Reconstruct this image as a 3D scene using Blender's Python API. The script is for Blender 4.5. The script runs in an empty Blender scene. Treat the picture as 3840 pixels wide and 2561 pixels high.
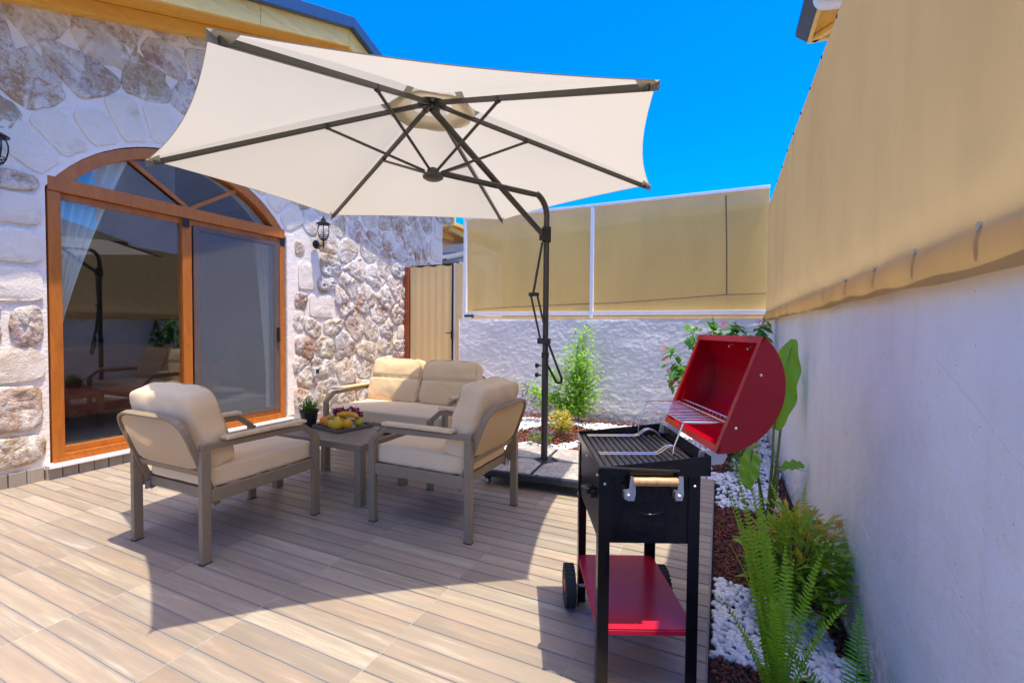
import bpy, bmesh, math, random
import numpy as np
from mathutils import Vector, Matrix, noise

random.seed(7)
rng = np.random.default_rng(11)
sc = bpy.context.scene
COL = sc.collection
R = math.radians

# ------------------------------------------------------------------ camera
cam_data = bpy.data.cameras.new('camera')
cam_data.sensor_width = 36.0
cam_data.lens = 36.0 * 1695.5 / 3840.0
cam_data.clip_start = 0.02
cam_data.clip_end = 3000
cam = bpy.data.objects.new('camera', cam_data)
COL.objects.link(cam)
yaw, pitch, roll = R(24.705), R(-1.6186), R(0.5017)
fw = Vector((-math.sin(yaw) * math.cos(pitch), math.cos(yaw) * math.cos(pitch), math.sin(pitch)))
rt = Vector((math.cos(yaw), math.sin(yaw), 0))
up = rt.cross(fw)
r2 = math.cos(roll) * rt + math.sin(roll) * up
u2 = -math.sin(roll) * rt + math.cos(roll) * up
m = Matrix((r2, u2, -fw)).transposed().to_4x4()
m.translation = Vector((0, 0, 1.15))
cam.matrix_world = m
sc.camera = cam

# ------------------------------------------------------------------ world, sun, exposure
SUN = Vector((0.262, -0.045, 1.0)).normalized()
world = bpy.data.worlds.new('World')
sc.world = world
world.use_nodes = True
wn = world.node_tree
bg = wn.nodes['Background']
sky = wn.nodes.new('ShaderNodeTexSky')
sky.sky_type = 'NISHITA'
sky.sun_disc = False
sky.sun_elevation = math.asin(SUN.z)
sky.sun_rotation = math.atan2(SUN.x, SUN.y)
sky.altitude = 600
sky.air_density = 1.0
sky.dust_density = 4.2
sky.ozone_density = 4.2
hs = wn.nodes.new('ShaderNodeHueSaturation')
hs.inputs['Saturation'].default_value = 1.93
hs.inputs['Hue'].default_value = 0.514
wn.links.new(sky.outputs[0], hs.inputs['Color'])
wn.links.new(hs.outputs[0], bg.inputs['Color'])
bg.inputs['Strength'].default_value = 0.142
sun_d = bpy.data.lights.new('sun', 'SUN')
sun_d.energy = 2.0
sun_d.angle = R(0.5)
sun_d.color = (1.0, 0.91, 0.76)
sun_o = bpy.data.objects.new('sun', sun_d)
sun_o.rotation_euler = SUN.to_track_quat('Z', 'Y').to_euler()
sun_o.location = (2, 0, 12)
COL.objects.link(sun_o)
sc.view_settings.view_transform = 'Standard'
sc.view_settings.look = 'None'
sc.view_settings.gamma = 1
sc.view_settings.use_curve_mapping = False
sc.view_settings.exposure = 1.62

# ------------------------------------------------------------------ materials
class NT:
    def __init__(s, name):
        s.m = bpy.data.materials.new(name)
        s.m.use_nodes = True
        s.t = s.m.node_tree
        s.t.nodes.clear()
        s.out = s.n('ShaderNodeOutputMaterial')
    def n(s, typ, **kw):
        nd = s.t.nodes.new(typ)
        for k, v in kw.items():
            if k.startswith('i_'):
                nd.inputs[k[2:].replace('_', ' ')].default_value = v
            else:
                setattr(nd, k, v)
        return nd
    def l(s, a, b):
        s.t.links.new(a, b)
    def ramp(s, fac, stops, interp='LINEAR'):
        r = s.n('ShaderNodeValToRGB')
        cr = r.color_ramp
        cr.interpolation = interp
        while len(cr.elements) < len(stops):
            cr.elements.new(0.5)
        for e, (p, c) in zip(cr.elements, stops):
            e.position = p
            e.color = (*c, 1) if len(c) == 3 else c
        s.l(fac, r.inputs[0])
        return r.outputs[0]
    def mix(s, fac, a, b, blend='MIX'):
        mx = s.n('ShaderNodeMix', data_type='RGBA', blend_type=blend)
        for sock, v in ((mx.inputs[0], fac), (mx.inputs[6], a), (mx.inputs[7], b)):
            if hasattr(v, 'is_output'):
                s.l(v, sock)
            elif isinstance(v, (int, float)):
                sock.default_value = v
            else:
                sock.default_value = (*v, 1)
        return mx.outputs[2]
    def math(s, op, a, b=None):
        nd = s.n('ShaderNodeMath', operation=op)
        for sock, v in zip(nd.inputs, (a, b)):
            if v is None:
                continue
            if hasattr(v, 'is_output'):
                s.l(v, sock)
            else:
                sock.default_value = v
        return nd.outputs[0]
    def coord(s, scale=(1, 1, 1), rnd=0.0, kind='Object'):
        tc = s.n('ShaderNodeTexCoord')
        v = tc.outputs[kind]
        if rnd:
            oi = s.n('ShaderNodeObjectInfo')
            k = s.math('MULTIPLY', oi.outputs['Random'], rnd)
            vm = s.n('ShaderNodeVectorMath', operation='ADD')
            s.l(v, vm.inputs[0])
            s.l(k, vm.inputs[1])
            v = vm.outputs[0]
        mp = s.n('ShaderNodeMapping')
        mp.inputs['Scale'].default_value = scale
        s.l(v, mp.inputs[0])
        return mp.outputs[0]
    def noise(s, vec, scale, detail=4, rough=0.55, dist=0.0):
        nd = s.n('ShaderNodeTexNoise', i_Scale=scale, i_Detail=detail, i_Roughness=rough, i_Distortion=dist)
        s.l(vec, nd.inputs['Vector'])
        return nd.outputs[0]
    def bump(s, h, strength, dist=0.01, normal=None):
        b = s.n('ShaderNodeBump', i_Strength=strength, i_Distance=dist)
        s.l(h, b.inputs['Height'])
        if normal:
            s.l(normal, b.inputs['Normal'])
        return b.outputs[0]
    def bsdf(s, col, rough=0.6, metal=0.0, normal=None, **kw):
        b = s.n('ShaderNodeBsdfPrincipled')
        b.inputs['Metallic'].default_value = metal
        if hasattr(rough, 'is_output'):
            s.l(rough, b.inputs['Roughness'])
        else:
            b.inputs['Roughness'].default_value = rough
        if hasattr(col, 'is_output'):
            s.l(col, b.inputs['Base Color'])
        else:
            b.inputs['Base Color'].default_value = (*col, 1)
        if normal:
            s.l(normal, b.inputs['Normal'])
        for k, v in kw.items():
            b.inputs[k.replace('_', ' ')].default_value = v
        return b.outputs[0]
    def done(s, sh):
        s.l(sh, s.out.inputs[0])
        return s.m

def simple(name, col, rough=0.6, metal=0.0, var=0.12, nscale=12, bump=0.0, bscale=60, bdist=0.002, **kw):
    t = NT(name)
    v = t.coord(rnd=9.0)
    n = t.noise(v, nscale, 5)
    c = t.mix(t.ramp(n, [(0.3, (0, 0, 0)), (0.7, (1, 1, 1))]), [x * (1 - var) for x in col], [min(1, x * (1 + var)) for x in col])
    nm = t.bump(t.noise(v, bscale, 5), bump, bdist) if bump else None
    return t.done(t.bsdf(c, rough, metal, nm, **kw))

def plank_mat(name):
    t = NT(name)
    oi = t.n('ShaderNodeObjectInfo')
    ge = t.n('ShaderNodeNewGeometry')
    rr = t.math('FRACT', t.math('ADD', t.math('MULTIPLY', oi.outputs['Random'], 3.17), t.math('MULTIPLY', ge.outputs['Random Per Island'], 5.31)))
    tc = t.n('ShaderNodeTexCoord')
    off = t.math('MULTIPLY', rr, 57.0)
    va = t.n('ShaderNodeVectorMath', operation='ADD')
    t.l(tc.outputs['Object'], va.inputs[0]); t.l(off, va.inputs[1])
    mp = t.n('ShaderNodeMapping'); mp.inputs['Scale'].default_value = (1.3, 22, 1); t.l(va.outputs[0], mp.inputs[0])
    mp2 = t.n('ShaderNodeMapping'); mp2.inputs['Scale'].default_value = (4, 95, 1); t.l(va.outputs[0], mp2.inputs[0])
    mp3 = t.n('ShaderNodeMapping'); mp3.inputs['Scale'].default_value = (2.2, 7, 1); t.l(va.outputs[0], mp3.inputs[0])
    n1 = t.noise(mp.outputs[0], 1.6, 5, 0.6, 0.4)
    n2 = t.noise(mp2.outputs[0], 1.5, 4, 0.6)
    n3 = t.noise(mp3.outputs[0], 1.2, 3, 0.5)
    base = t.ramp(rr, [(0.0, (.42, .335, .24)), (.14, (.58, .485, .34)), (.30, (.50, .375, .265)), (.46, (.62, .54, .41)), (.62, (.43, .355, .27)), (.74, (.57, .425, .29)), (.86, (.53, .46, .345)), (1.0, (.39, .33, .255))])
    c = t.mix(t.ramp(n1, [(.34, (.8, .8, .8)), (.6, (0, 0, 0))]), base, (.37, .295, .23))
    c = t.mix(t.ramp(n1, [(.55, (0, 0, 0)), (.75, (.7, .7, .7))]), c, (.72, .64, .54))
    c = t.mix(t.ramp(n3, [(.5, (0, 0, 0)), (.72, (.55, .55, .55))]), c, (.60, .42, .30))
    c = t.mix(t.ramp(n2, [(.36, (.75, .75, .75)), (.58, (0, 0, 0))]), c, (.40, .33, .265))
    sy = t.n('ShaderNodeSeparateXYZ'); t.l(tc.outputs['Object'], sy.inputs[0])
    ed = t.n('ShaderNodeMapRange'); t.l(t.math('ABSOLUTE', sy.outputs['Y']), ed.inputs[0])
    ed.inputs['From Min'].default_value = .031; ed.inputs['From Max'].default_value = .041
    c = t.mix(t.math('MULTIPLY', ed.outputs[0], t.math('ADD', t.math('MULTIPLY', n1, .7), -.05)), c, (.235, .215, .205))
    r3 = t.math('FRACT', t.math('MULTIPLY', rr, 17.3))
    c = t.mix(1.0, c, t.ramp(r3, [(0, (.62, .625, .595)), (.5, (.71, .715, .68)), (1, (.80, .81, .77))]), 'MULTIPLY')
    rg = t.math('ADD', t.math('MULTIPLY', n1, 0.15), 0.36)
    return t.done(t.bsdf(c, rg, 0, t.bump(n2, 0.25, 0.002), Specular_IOR_Level=0.4))

def stone_mat(name):
    t = NT(name)
    oi = t.n('ShaderNodeObjectInfo')
    ge = t.n('ShaderNodeNewGeometry')
    rr = t.math('FRACT', t.math('ADD', t.math('MULTIPLY', oi.outputs['Random'], 7.7), ge.outputs['Random Per Island']))
    v = t.coord()
    n1 = t.noise(v, 7, 6, 0.65)
    n2 = t.noise(v, 34, 6, 0.7)
    n3 = t.noise(v, 3.1, 4, 0.6)
    base = t.ramp(rr, [(0, (.76, .68, .55)), (.25, (.69, .58, .42)), (.42, (.80, .74, .64)), (.55, (.62, .48, .32)), (.68, (.74, .66, .53)), (.80, (.50, .30, .19)), (.85, (.70, .59, .42)), (.93, (.50, .46, .40)), (.97, (.50, .41, .17)), (1, (.64, .56, .44))])
    dirt = t.ramp(oi.outputs['Random'], [(0, (.40, .17, .08)), (.3, (.50, .33, .15)), (.6, (.44, .30, .17)), (.85, (.42, .20, .11)), (1, (.34, .28, .23))])
    c = t.mix(t.ramp(n1, [(.42, (0, 0, 0)), (.66, (.75, .75, .75))]), base, (.70, .66, .60))
    c = t.mix(t.ramp(t.math('MULTIPLY', n2, n3), [(.22, (0, 0, 0)), (.33, (.92, .92, .92))]), c, dirt)
    c = t.mix(t.ramp(n2, [(.30, (.4, .4, .4)), (.42, (0, 0, 0))]), c, (.36, .29, .22))
    n4 = t.noise(v, 4.2, 7, .68, .5)
    c = t.mix(t.ramp(n4, [(.50, (0, 0, 0)), (.60, (.9, .9, .9))]), c, (.85, .77, .65))
    vo = t.n('ShaderNodeTexVoronoi', i_Scale=21.0); t.l(t.mix(.12, v, t.n('ShaderNodeTexNoise', i_Scale=9.0).outputs['Color']), vo.inputs['Vector'])
    b0 = t.bump(vo.outputs['Distance'], 0.45, 0.022)
    b1 = t.bump(n1, 0.6, 0.03, b0)
    b2 = t.bump(n2, 0.9, 0.014, b1)
    return t.done(t.bsdf(c, .9, 0, b2, Specular_IOR_Level=.15))

def mortar_mat(name):
    t = NT(name)
    v = t.coord()
    n1 = t.noise(v, 5, 5, .6); n2 = t.noise(v, 40, 5, .7)
    c = t.mix(n1, (.80, .705, .58), (.89, .80, .68))
    c = t.mix(t.ramp(n2, [(.28, (.5, .5, .5)), (.4, (0, 0, 0))]), c, (.42, .40, .37))
    return t.done(t.bsdf(c, .95, 0, t.bump(n2, .7, .008, t.bump(n1, .5, .03)), Specular_IOR_Level=.1))

def plaster_mat(name, col, rough_str, specks=True, streak=0.0):
    t = NT(name)
    v = t.coord()
    n1 = t.noise(v, 1.6, 5, .6); n2 = t.noise(v, 55, 4, .7); n3 = t.noise(v, 6.5, 6, .62, .6)
    c = t.mix(t.ramp(n1, [(.3, (0, 0, 0)), (.7, (1, 1, 1))]), [x * .88 for x in col], [min(1, x * 1.05) for x in col])
    if specks:
        vo = t.n('ShaderNodeTexVoronoi', i_Scale=48.0, feature='F1'); t.l(v, vo.inputs['Vector'])
        sel = t.math('GREATER_THAN', t.noise(v, 23, 2), .57)
        sp = t.math('MULTIPLY', t.math('LESS_THAN', vo.outputs['Distance'], .11), sel)
        c = t.mix(t.math('MULTIPLY', sp, .55), c, (.28, .27, .27))
    cr = t.n('ShaderNodeTexVoronoi', i_Scale=1.1, feature='DISTANCE_TO_EDGE'); t.l(t.mix(.10, v, t.n('ShaderNodeTexNoise', i_Scale=3.0, i_Detail=5.0).outputs['Color']), cr.inputs['Vector'])
    ck = t.math('MULTIPLY', t.math('LESS_THAN', cr.outputs['Distance'], .0016), t.math('GREATER_THAN', t.noise(v, 1.1, 2), .56))
    if specks:
        c = t.mix(t.math('MULTIPLY', ck, .18), c, (.40, .39, .38))
        c = t.mix(t.math('MULTIPLY', t.ramp(t.noise(t.coord((5, 5, .5)), 2.6, 5), [(.55, (0, 0, 0)), (.75, (1, 1, 1))]), .16), c, (.55, .52, .48))
    # rain-splashed soil on the foot of the wall (a stain, not shade)
    sx = t.n('ShaderNodeSeparateXYZ'); t.l(v, sx.inputs[0])
    zz = t.n('ShaderNodeMapRange'); t.l(sx.outputs['Z'], zz.inputs[0])
    zz.inputs['From Min'].default_value = .22; zz.inputs['From Max'].default_value = -.02
    spl = t.math('MULTIPLY', zz.outputs[0], t.ramp(t.noise(v, 26, 5, .75), [(.45, (0, 0, 0)), (.62, (1, 1, 1))]))
    c = t.mix(t.math('MULTIPLY', spl, .8), c, (.17, .13, .10))
    if streak:
        vs = t.coord((3, 3, .25))
        c = t.mix(t.math('MULTIPLY', t.ramp(t.noise(vs, 4, 3), [(.5, (0, 0, 0)), (.75, (1, 1, 1))]), streak), c, [x * .72 for x in col])
    nm = t.bump(n3, rough_str, .045, t.bump(n2, .35, .006))
    return t.done(t.bsdf(c, .9, 0, nm, Specular_IOR_Level=.2))

def cloth_mat(name, col, trans=0.35, hole=0.0, weave=900.0, wr=0.15, stain=0):
    t = NT(name)
    v = t.coord()
    n1 = t.noise(v, 1.3, 4); n2 = t.noise(v, 9, 4)
    c = t.mix(n1, [x * .93 for x in col], [min(1, x * 1.06) for x in col])
    wv = t.noise(t.coord((weave, weave, weave)), 1, 1)
    if stain:
        wa = t.n('ShaderNodeTexWave', i_Scale=95.0, bands_direction='Z', i_Distortion=1.5); t.l(v, wa.inputs['Vector'])
        wb = t.n('ShaderNodeTexWave', i_Scale=95.0, bands_direction='Y' if stain == 1 else 'X', i_Distortion=1.5); t.l(v, wb.inputs['Vector'])
        ww = t.math('MULTIPLY', wa.outputs[1], wb.outputs[1])
        c = t.mix(t.math('MULTIPLY', ww, .30), c, [x * .62 for x in col])
        c = t.mix(t.math('MULTIPLY', t.ramp(t.noise(t.coord((1.2, 1.2, .35)), 2.2, 6, .65), [(.45, (0, 0, 0)), (.7, (1, 1, 1))]), .35), c, [x * .72 for x in col])
    nm = t.bump(t.math('ADD', t.math('MULTIPLY', wv, .12), n2), wr, .012)
    d = t.n('ShaderNodeBsdfDiffuse', i_Roughness=.6); t.l(c, d.inputs[0]); t.l(nm, d.inputs['Normal'])
    tl = t.n('ShaderNodeBsdfTranslucent'); t.l(c, tl.inputs[0])
    mx = t.n('ShaderNodeMixShader'); mx.inputs[0].default_value = trans
    t.l(d.outputs[0], mx.inputs[1]); t.l(tl.outputs[0], mx.inputs[2])
    o = mx.outputs[0]
    if hole:
        tr = t.n('ShaderNodeBsdfTransparent')
        m2 = t.n('ShaderNodeMixShader'); m2.inputs[0].default_value = hole
        t.l(o, m2.inputs[1]); t.l(tr.outputs[0], m2.inputs[2]); o = m2.outputs[0]
    return t.done(o)

def wood_mat(name, a, b, rough=.5, axis=(1, 14, 14)):
    t = NT(name)
    v = t.coord(axis, 11.0)
    n = t.noise(v, 2.2, 6, .6, .8); n2 = t.noise(v, 9, 4, .6)
    c = t.mix(t.ramp(n, [(.35, (0, 0, 0)), (.65, (1, 1, 1))]), a, b)
    c = t.mix(t.ramp(n2, [(.3, (.5, .5, .5)), (.48, (0, 0, 0))]), c, [x * .6 for x in a])
    return t.done(t.bsdf(c, rough, 0, t.bump(n, .12, .004)))

def leaf_mat(name, a, b, trans=.35, rough=.45):
    t = NT(name)
    oi = t.n('ShaderNodeObjectInfo'); ge = t.n('ShaderNodeNewGeometry')
    rr = t.math('FRACT', t.math('ADD', oi.outputs['Random'], ge.outputs['Random Per Island']))
    c = t.mix(rr, a, b)
    c = t.mix(t.math('MULTIPLY', t.noise(t.coord(), 30, 3), .35), c, [x * .5 for x in a])
    p = t.bsdf(c, rough)
    tl = t.n('ShaderNodeBsdfTranslucent'); t.l(t.mix(.5, c, [min(1, x * 1.8) for x in b]), tl.inputs[0])
    mx = t.n('ShaderNodeMixShader'); mx.inputs[0].default_value = trans
    t.l(p, mx.inputs[1]); t.l(tl.outputs[0], mx.inputs[2])
    return t.done(mx.outputs[0])

def glass_mat(name, tint=(.92, .955, .96), ior=2.2):
    t = NT(name)
    tr = t.n('ShaderNodeBsdfTransparent'); tr.inputs[0].default_value = (*tint, 1)
    gl = t.n('ShaderNodeBsdfGlossy', i_Roughness=0.0); gl.inputs[0].default_value = (.95, .97, 1, 1)
    fr = t.n('ShaderNodeFresnel', i_IOR=ior)
    mx = t.n('ShaderNodeMixShader')
    ge = t.n('ShaderNodeNewGeometry')
    t.l(t.math('MULTIPLY', fr.outputs[0], t.math('SUBTRACT', 1.0, ge.outputs['Backfacing'])), mx.inputs[0]); t.l(tr.outputs[0], mx.inputs[1]); t.l(gl.outputs[0], mx.inputs[2])
    return t.done(mx.outputs[0])

M = {}
M['plank'] = plank_mat('plank_tile')
M['stone'] = stone_mat('limestone')
M['mortar'] = mortar_mat('mortar')
def dressed_mat():
    t = NT('dressed_limestone')
    v = t.coord(rnd=4.0)
    n1 = t.noise(v, 6, 6, .65); n2 = t.noise(v, 70, 4, .7)
    c = t.mix(n1, (.78, .68, .52), (.86, .77, .63))
    c = t.mix(t.ramp(t.noise(v, 3.3, 6, .7), [(.55, (0, 0, 0)), (.7, (.8, .8, .8))]), c, (.62, .47, .31))
    return t.done(t.bsdf(c, .9, 0, t.bump(n2, .9, .008, t.bump(n1, .5, .02)), Specular_IOR_Level=.15))
M['dressed'] = dressed_mat()
M['plaster'] = plaster_mat('white_plaster', (.87, .87, .83), .28)
M['rough_plaster'] = plaster_mat('rough_plaster', (.82, .82, .78), .22, False, .25)
M['sandcloth'] = cloth_mat('sand_mesh_cloth', (.62, .425, .175), .38, 0, 700, .2, 1)
M['backcloth'] = cloth_mat('sand_mesh_cloth_thin', (.98, .665, .20), .5, .05, 700, .1, 2)
M['gatecloth'] = cloth_mat('sand_cloth_gate', (.93, .69, .31), .45, 0, 700, .1)
M['seam'] = simple('brown_seam', (.20, .145, .08), .9)
M['canopy'] = cloth_mat('canopy_cloth', (.45, .405, .30), .66, 0, 900, .05)
M['valance'] = cloth_mat('canopy_binding', (.90, .79, .60), .72, 0, 900, .05)
M['cushion'] = cloth_mat('beige_cushion', (.86, .67, .39), .0, 0, 600, .3)
M['slingcloth'] = cloth_mat('beige_sling', (.80, .61, .34), .3, 0, 900, .05)
M['piping'] = simple('cushion_piping', (.60, .45, .26), .9)
M['frame'] = simple('taupe_aluminium', (.275, .21, .128), .5, .0, .06, 30, .06, 300, .0006, Specular_IOR_Level=.35)
M['slat'] = wood_mat('cream_armrest', (.76, .57, .30), (.82, .63, .36), .5, (3, 3, 3))
M['gunmetal'] = simple('umbrella_metal', (.085, .078, .068), .38, .5, .06)
M['blackmetal'] = simple('black_metal', (.012, .012, .013), .3, .0, .1)
M['enamel'] = simple('black_enamel', (.008, .0075, .008), .22, 0, .08, 8, .05, 22, .003, Specular_IOR_Level=.35)
M['red'] = simple('red_enamel', (.40, .002, .010), .12, 0, .08, 6, .05, 60, .001)
M['redshelf'] = simple('red_shelf', (.56, .014, .042), .24, 0, .06, 6)
M['chrome'] = simple('chrome_wire', (.75, .75, .78), .18, 1.0, .03)
M['zinc'] = simple('zinc_plate', (.62, .64, .66), .35, .85, .1)
M['rubber'] = simple('black_rubber', (.018, .018, .02), .7)
M['orange_hub'] = simple('orange_red_plastic', (.75, .07, .02), .4)
M['handlewood'] = wood_mat('turned_wood', (.50, .27, .11), (.62, .36, .17), .45, (20, 20, 3))
M['pine'] = wood_mat('golden_pine', (.90, .56, .13), (.96, .68, .20), .5, (14, 1, 14))
M['pine_shaded'] = wood_mat('golden_pine_shaded', (.80, .41, .05), (.88, .50, .08), .5, (14, 1, 14))  # darker copy of the golden pine, soffit shade put into its colour
M['doorwood'] = wood_mat('orange_brown_frame', (.40, .112, .011), (.48, .15, .017), .38, (6, 6, 1))
M['redwood'] = wood_mat('red_brown_post', (.26, .05, .018), (.33, .075, .025), .5, (8, 8, 1))
M['glass'] = glass_mat('window_glass')
M['lampglass'] = glass_mat('lamp_glass', (.9, .93, .95), 1.5)
M['roofmetal'] = simple('blue_roof_metal', (.035, .085, .16), .35, .2, .08)
M['darkroof'] = simple('dark_roof_sheet', (.045, .05, .06), .45, .1, .1)
M['whitepaint'] = simple('white_paint', (.80, .80, .80), .45, 0, .04)
M['whitewall'] = plaster_mat('neighbour_plaster', (.78, .77, .74), .05, False)
M['greywall'] = simple('grey_plaster', (.42, .41, .38), .9, 0, .06)
M['rooftile'] = simple('grey_roof_tile', (.20, .20, .20), .8, 0, .3, 20)
M['tanwall'] = simple('tan_wall', (.50, .36, .17), .9)
M['marble'] = simple('white_marble', (.80, .79, .77), .4, 0, .06, 3)
M['grout'] = simple('light_grout', (.44, .41, .37), .9)
M['jointbase'] = simple('dark_joint', (.25, .235, .22), .9)
M['soil'] = simple('dark_soil', (.035, .022, .015), .95, 0, .4, 40, .6, 60, .02)
M['earth'] = simple('earth', (.30, .25, .19), .95, 0, .2, 2)
def chip_mat():
    t = NT('red_lava_chip')
    ge = t.n('ShaderNodeNewGeometry')
    c = t.ramp(ge.outputs['Random Per Island'], [(0, (.12, .03, .02)), (.4, (.26, .06, .036)), (.75, (.17, .05, .03)), (1, (.34, .13, .08))])
    return t.done(t.bsdf(c, .85, 0, t.bump(t.noise(t.coord(), 120, 4), .5, .004)))
M['chip'] = chip_mat()
def peb_mat():
    t = NT('white_pebble')
    oi = t.n('ShaderNodeObjectInfo'); ge = t.n('ShaderNodeNewGeometry')
    rr = t.math('FRACT', t.math('ADD', oi.outputs['Random'], ge.outputs['Random Per Island']))
    c = t.ramp(rr, [(0, (.78, .78, .78)), (.6, (.84, .84, .84)), (.93, (.80, .79, .77)), (.97, (.45, .44, .44)), (1, (.70, .69, .67))])
    return t.done(t.bsdf(c, .5, 0, t.bump(t.noise(t.coord(), 60, 3), .1, .003)))
M['pebble'] = peb_mat()
def granite():
    t = NT('speckled_granite')
    v = t.coord()
    vo = t.n('ShaderNodeTexVoronoi', i_Scale=42.0); t.l(v, vo.inputs['Vector'])
    n = t.noise(v, 14, 4)
    c = t.mix(t.ramp(n, [(.4, (0, 0, 0)), (.6, (1, 1, 1))]), (.36, .325, .30), (.50, .46, .42))
    sel = t.math('GREATER_THAN', t.noise(v, 38, 2), .54)
    c = t.mix(t.math('MULTIPLY', t.math('LESS_THAN', vo.outputs['Distance'], .34), sel), c, (.06, .055, .05))
    return t.done(t.bsdf(c, .35))
M['granite'] = granite()
M['basemetal'] = simple('umbrella_base_metal', (.035, .045, .055), .4, .3)
M['fern'] = leaf_mat('fern_green', (.22, .44, .02), (.40, .62, .03), .45)
M['fern_dark'] = leaf_mat('fern_dark_green', (.08, .26, .015), (.16, .40, .02), .38)
M['nandina_tip'] = leaf_mat('nandina_tip', (.50, .28, .03), (.62, .42, .04), .35)
M['nandina'] = leaf_mat('nandina_leaf', (.18, .34, .02), (.36, .50, .03), .38)
M['paddle'] = leaf_mat('paddle_leaf', (.17, .40, .02), (.25, .50, .03), .42, .35)
M['jatropha'] = leaf_mat('jatropha_leaf', (.05, .20, .02), (.13, .36, .04), .35, .35)
M['duranta'] = leaf_mat('duranta_leaf', (.18, .46, .02), (.34, .62, .04), .42)
M['yellowleaf'] = leaf_mat('yellow_leaf', (.56, .50, .015), (.72, .60, .02), .3)
M['lowleaf'] = leaf_mat('low_green_leaf', (.06, .22, .03), (.14, .34, .05), .3)
M['purple'] = leaf_mat('purple_petal', (.20, .08, .34), (.32, .15, .48), .3)
M['redpetal'] = leaf_mat('red_petal', (.60, .02, .04), (.75, .05, .07), .3)
M['stem'] = simple('plant_stem', (.16, .20, .04), .7)
M['bark'] = simple('woody_stem', (.16, .11, .06), .9)
M['grape'] = simple('red_grape', (.26, .012, .035), .22, 0, .3, 40)
M['orange'] = simple('orange_peel', (.90, .24, .01), .45, 0, .08, 30, .2, 200, .001)
M['lemon'] = simple('yellow_peel', (.82, .52, .02), .4, 0, .08, 20)
M['apple'] = simple('green_apple_peel', (.50, .46, .03), .35, 0, .15, 20)
M['tan_fruit'] = simple('golden_fruit_peel', (.42, .27, .03), .4, 0, .2, 20)
M['banana'] = simple('banana_peel', (.80, .40, .015), .45, 0, .1, 20)
M['pot'] = simple('black_pot', (.016, .017, .02), .4)
M['tray'] = simple('grey_tray', (.14, .135, .12), .35, .2)
M['amber'] = simple('amber_glass', (.12, .07, .03), .12, 0, .2, 20)
M['leather'] = simple('brown_leather', (.42, .10, .035), .45, 0, .15, 8)
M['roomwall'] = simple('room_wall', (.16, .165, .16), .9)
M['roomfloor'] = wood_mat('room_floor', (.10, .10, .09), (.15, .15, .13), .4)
M['curtain'] = cloth_mat('sheer_curtain', (.74, .78, .71), .15, 0, 900, .1)
M['paper'] = simple('outlet_plastic', (.5, .5, .48), .5)
def flyscreen():
    t = NT('fly_screen')
    d = t.n('ShaderNodeBsdfDiffuse'); d.inputs[0].default_value = (.20, .215, .24, 1)
    tr = t.n('ShaderNodeBsdfTransparent')
    mx = t.n('ShaderNodeMixShader'); mx.inputs[0].default_value = .74
    t.l(d.outputs[0], mx.inputs[1]); t.l(tr.outputs[0], mx.inputs[2])
    return t.done(mx.outputs[0])
M['flyscreen'] = flyscreen()

# ------------------------------------------------------------------ mesh helpers
def nz(p, s=1.0):
    return noise.noise(Vector(p) * s)

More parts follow.
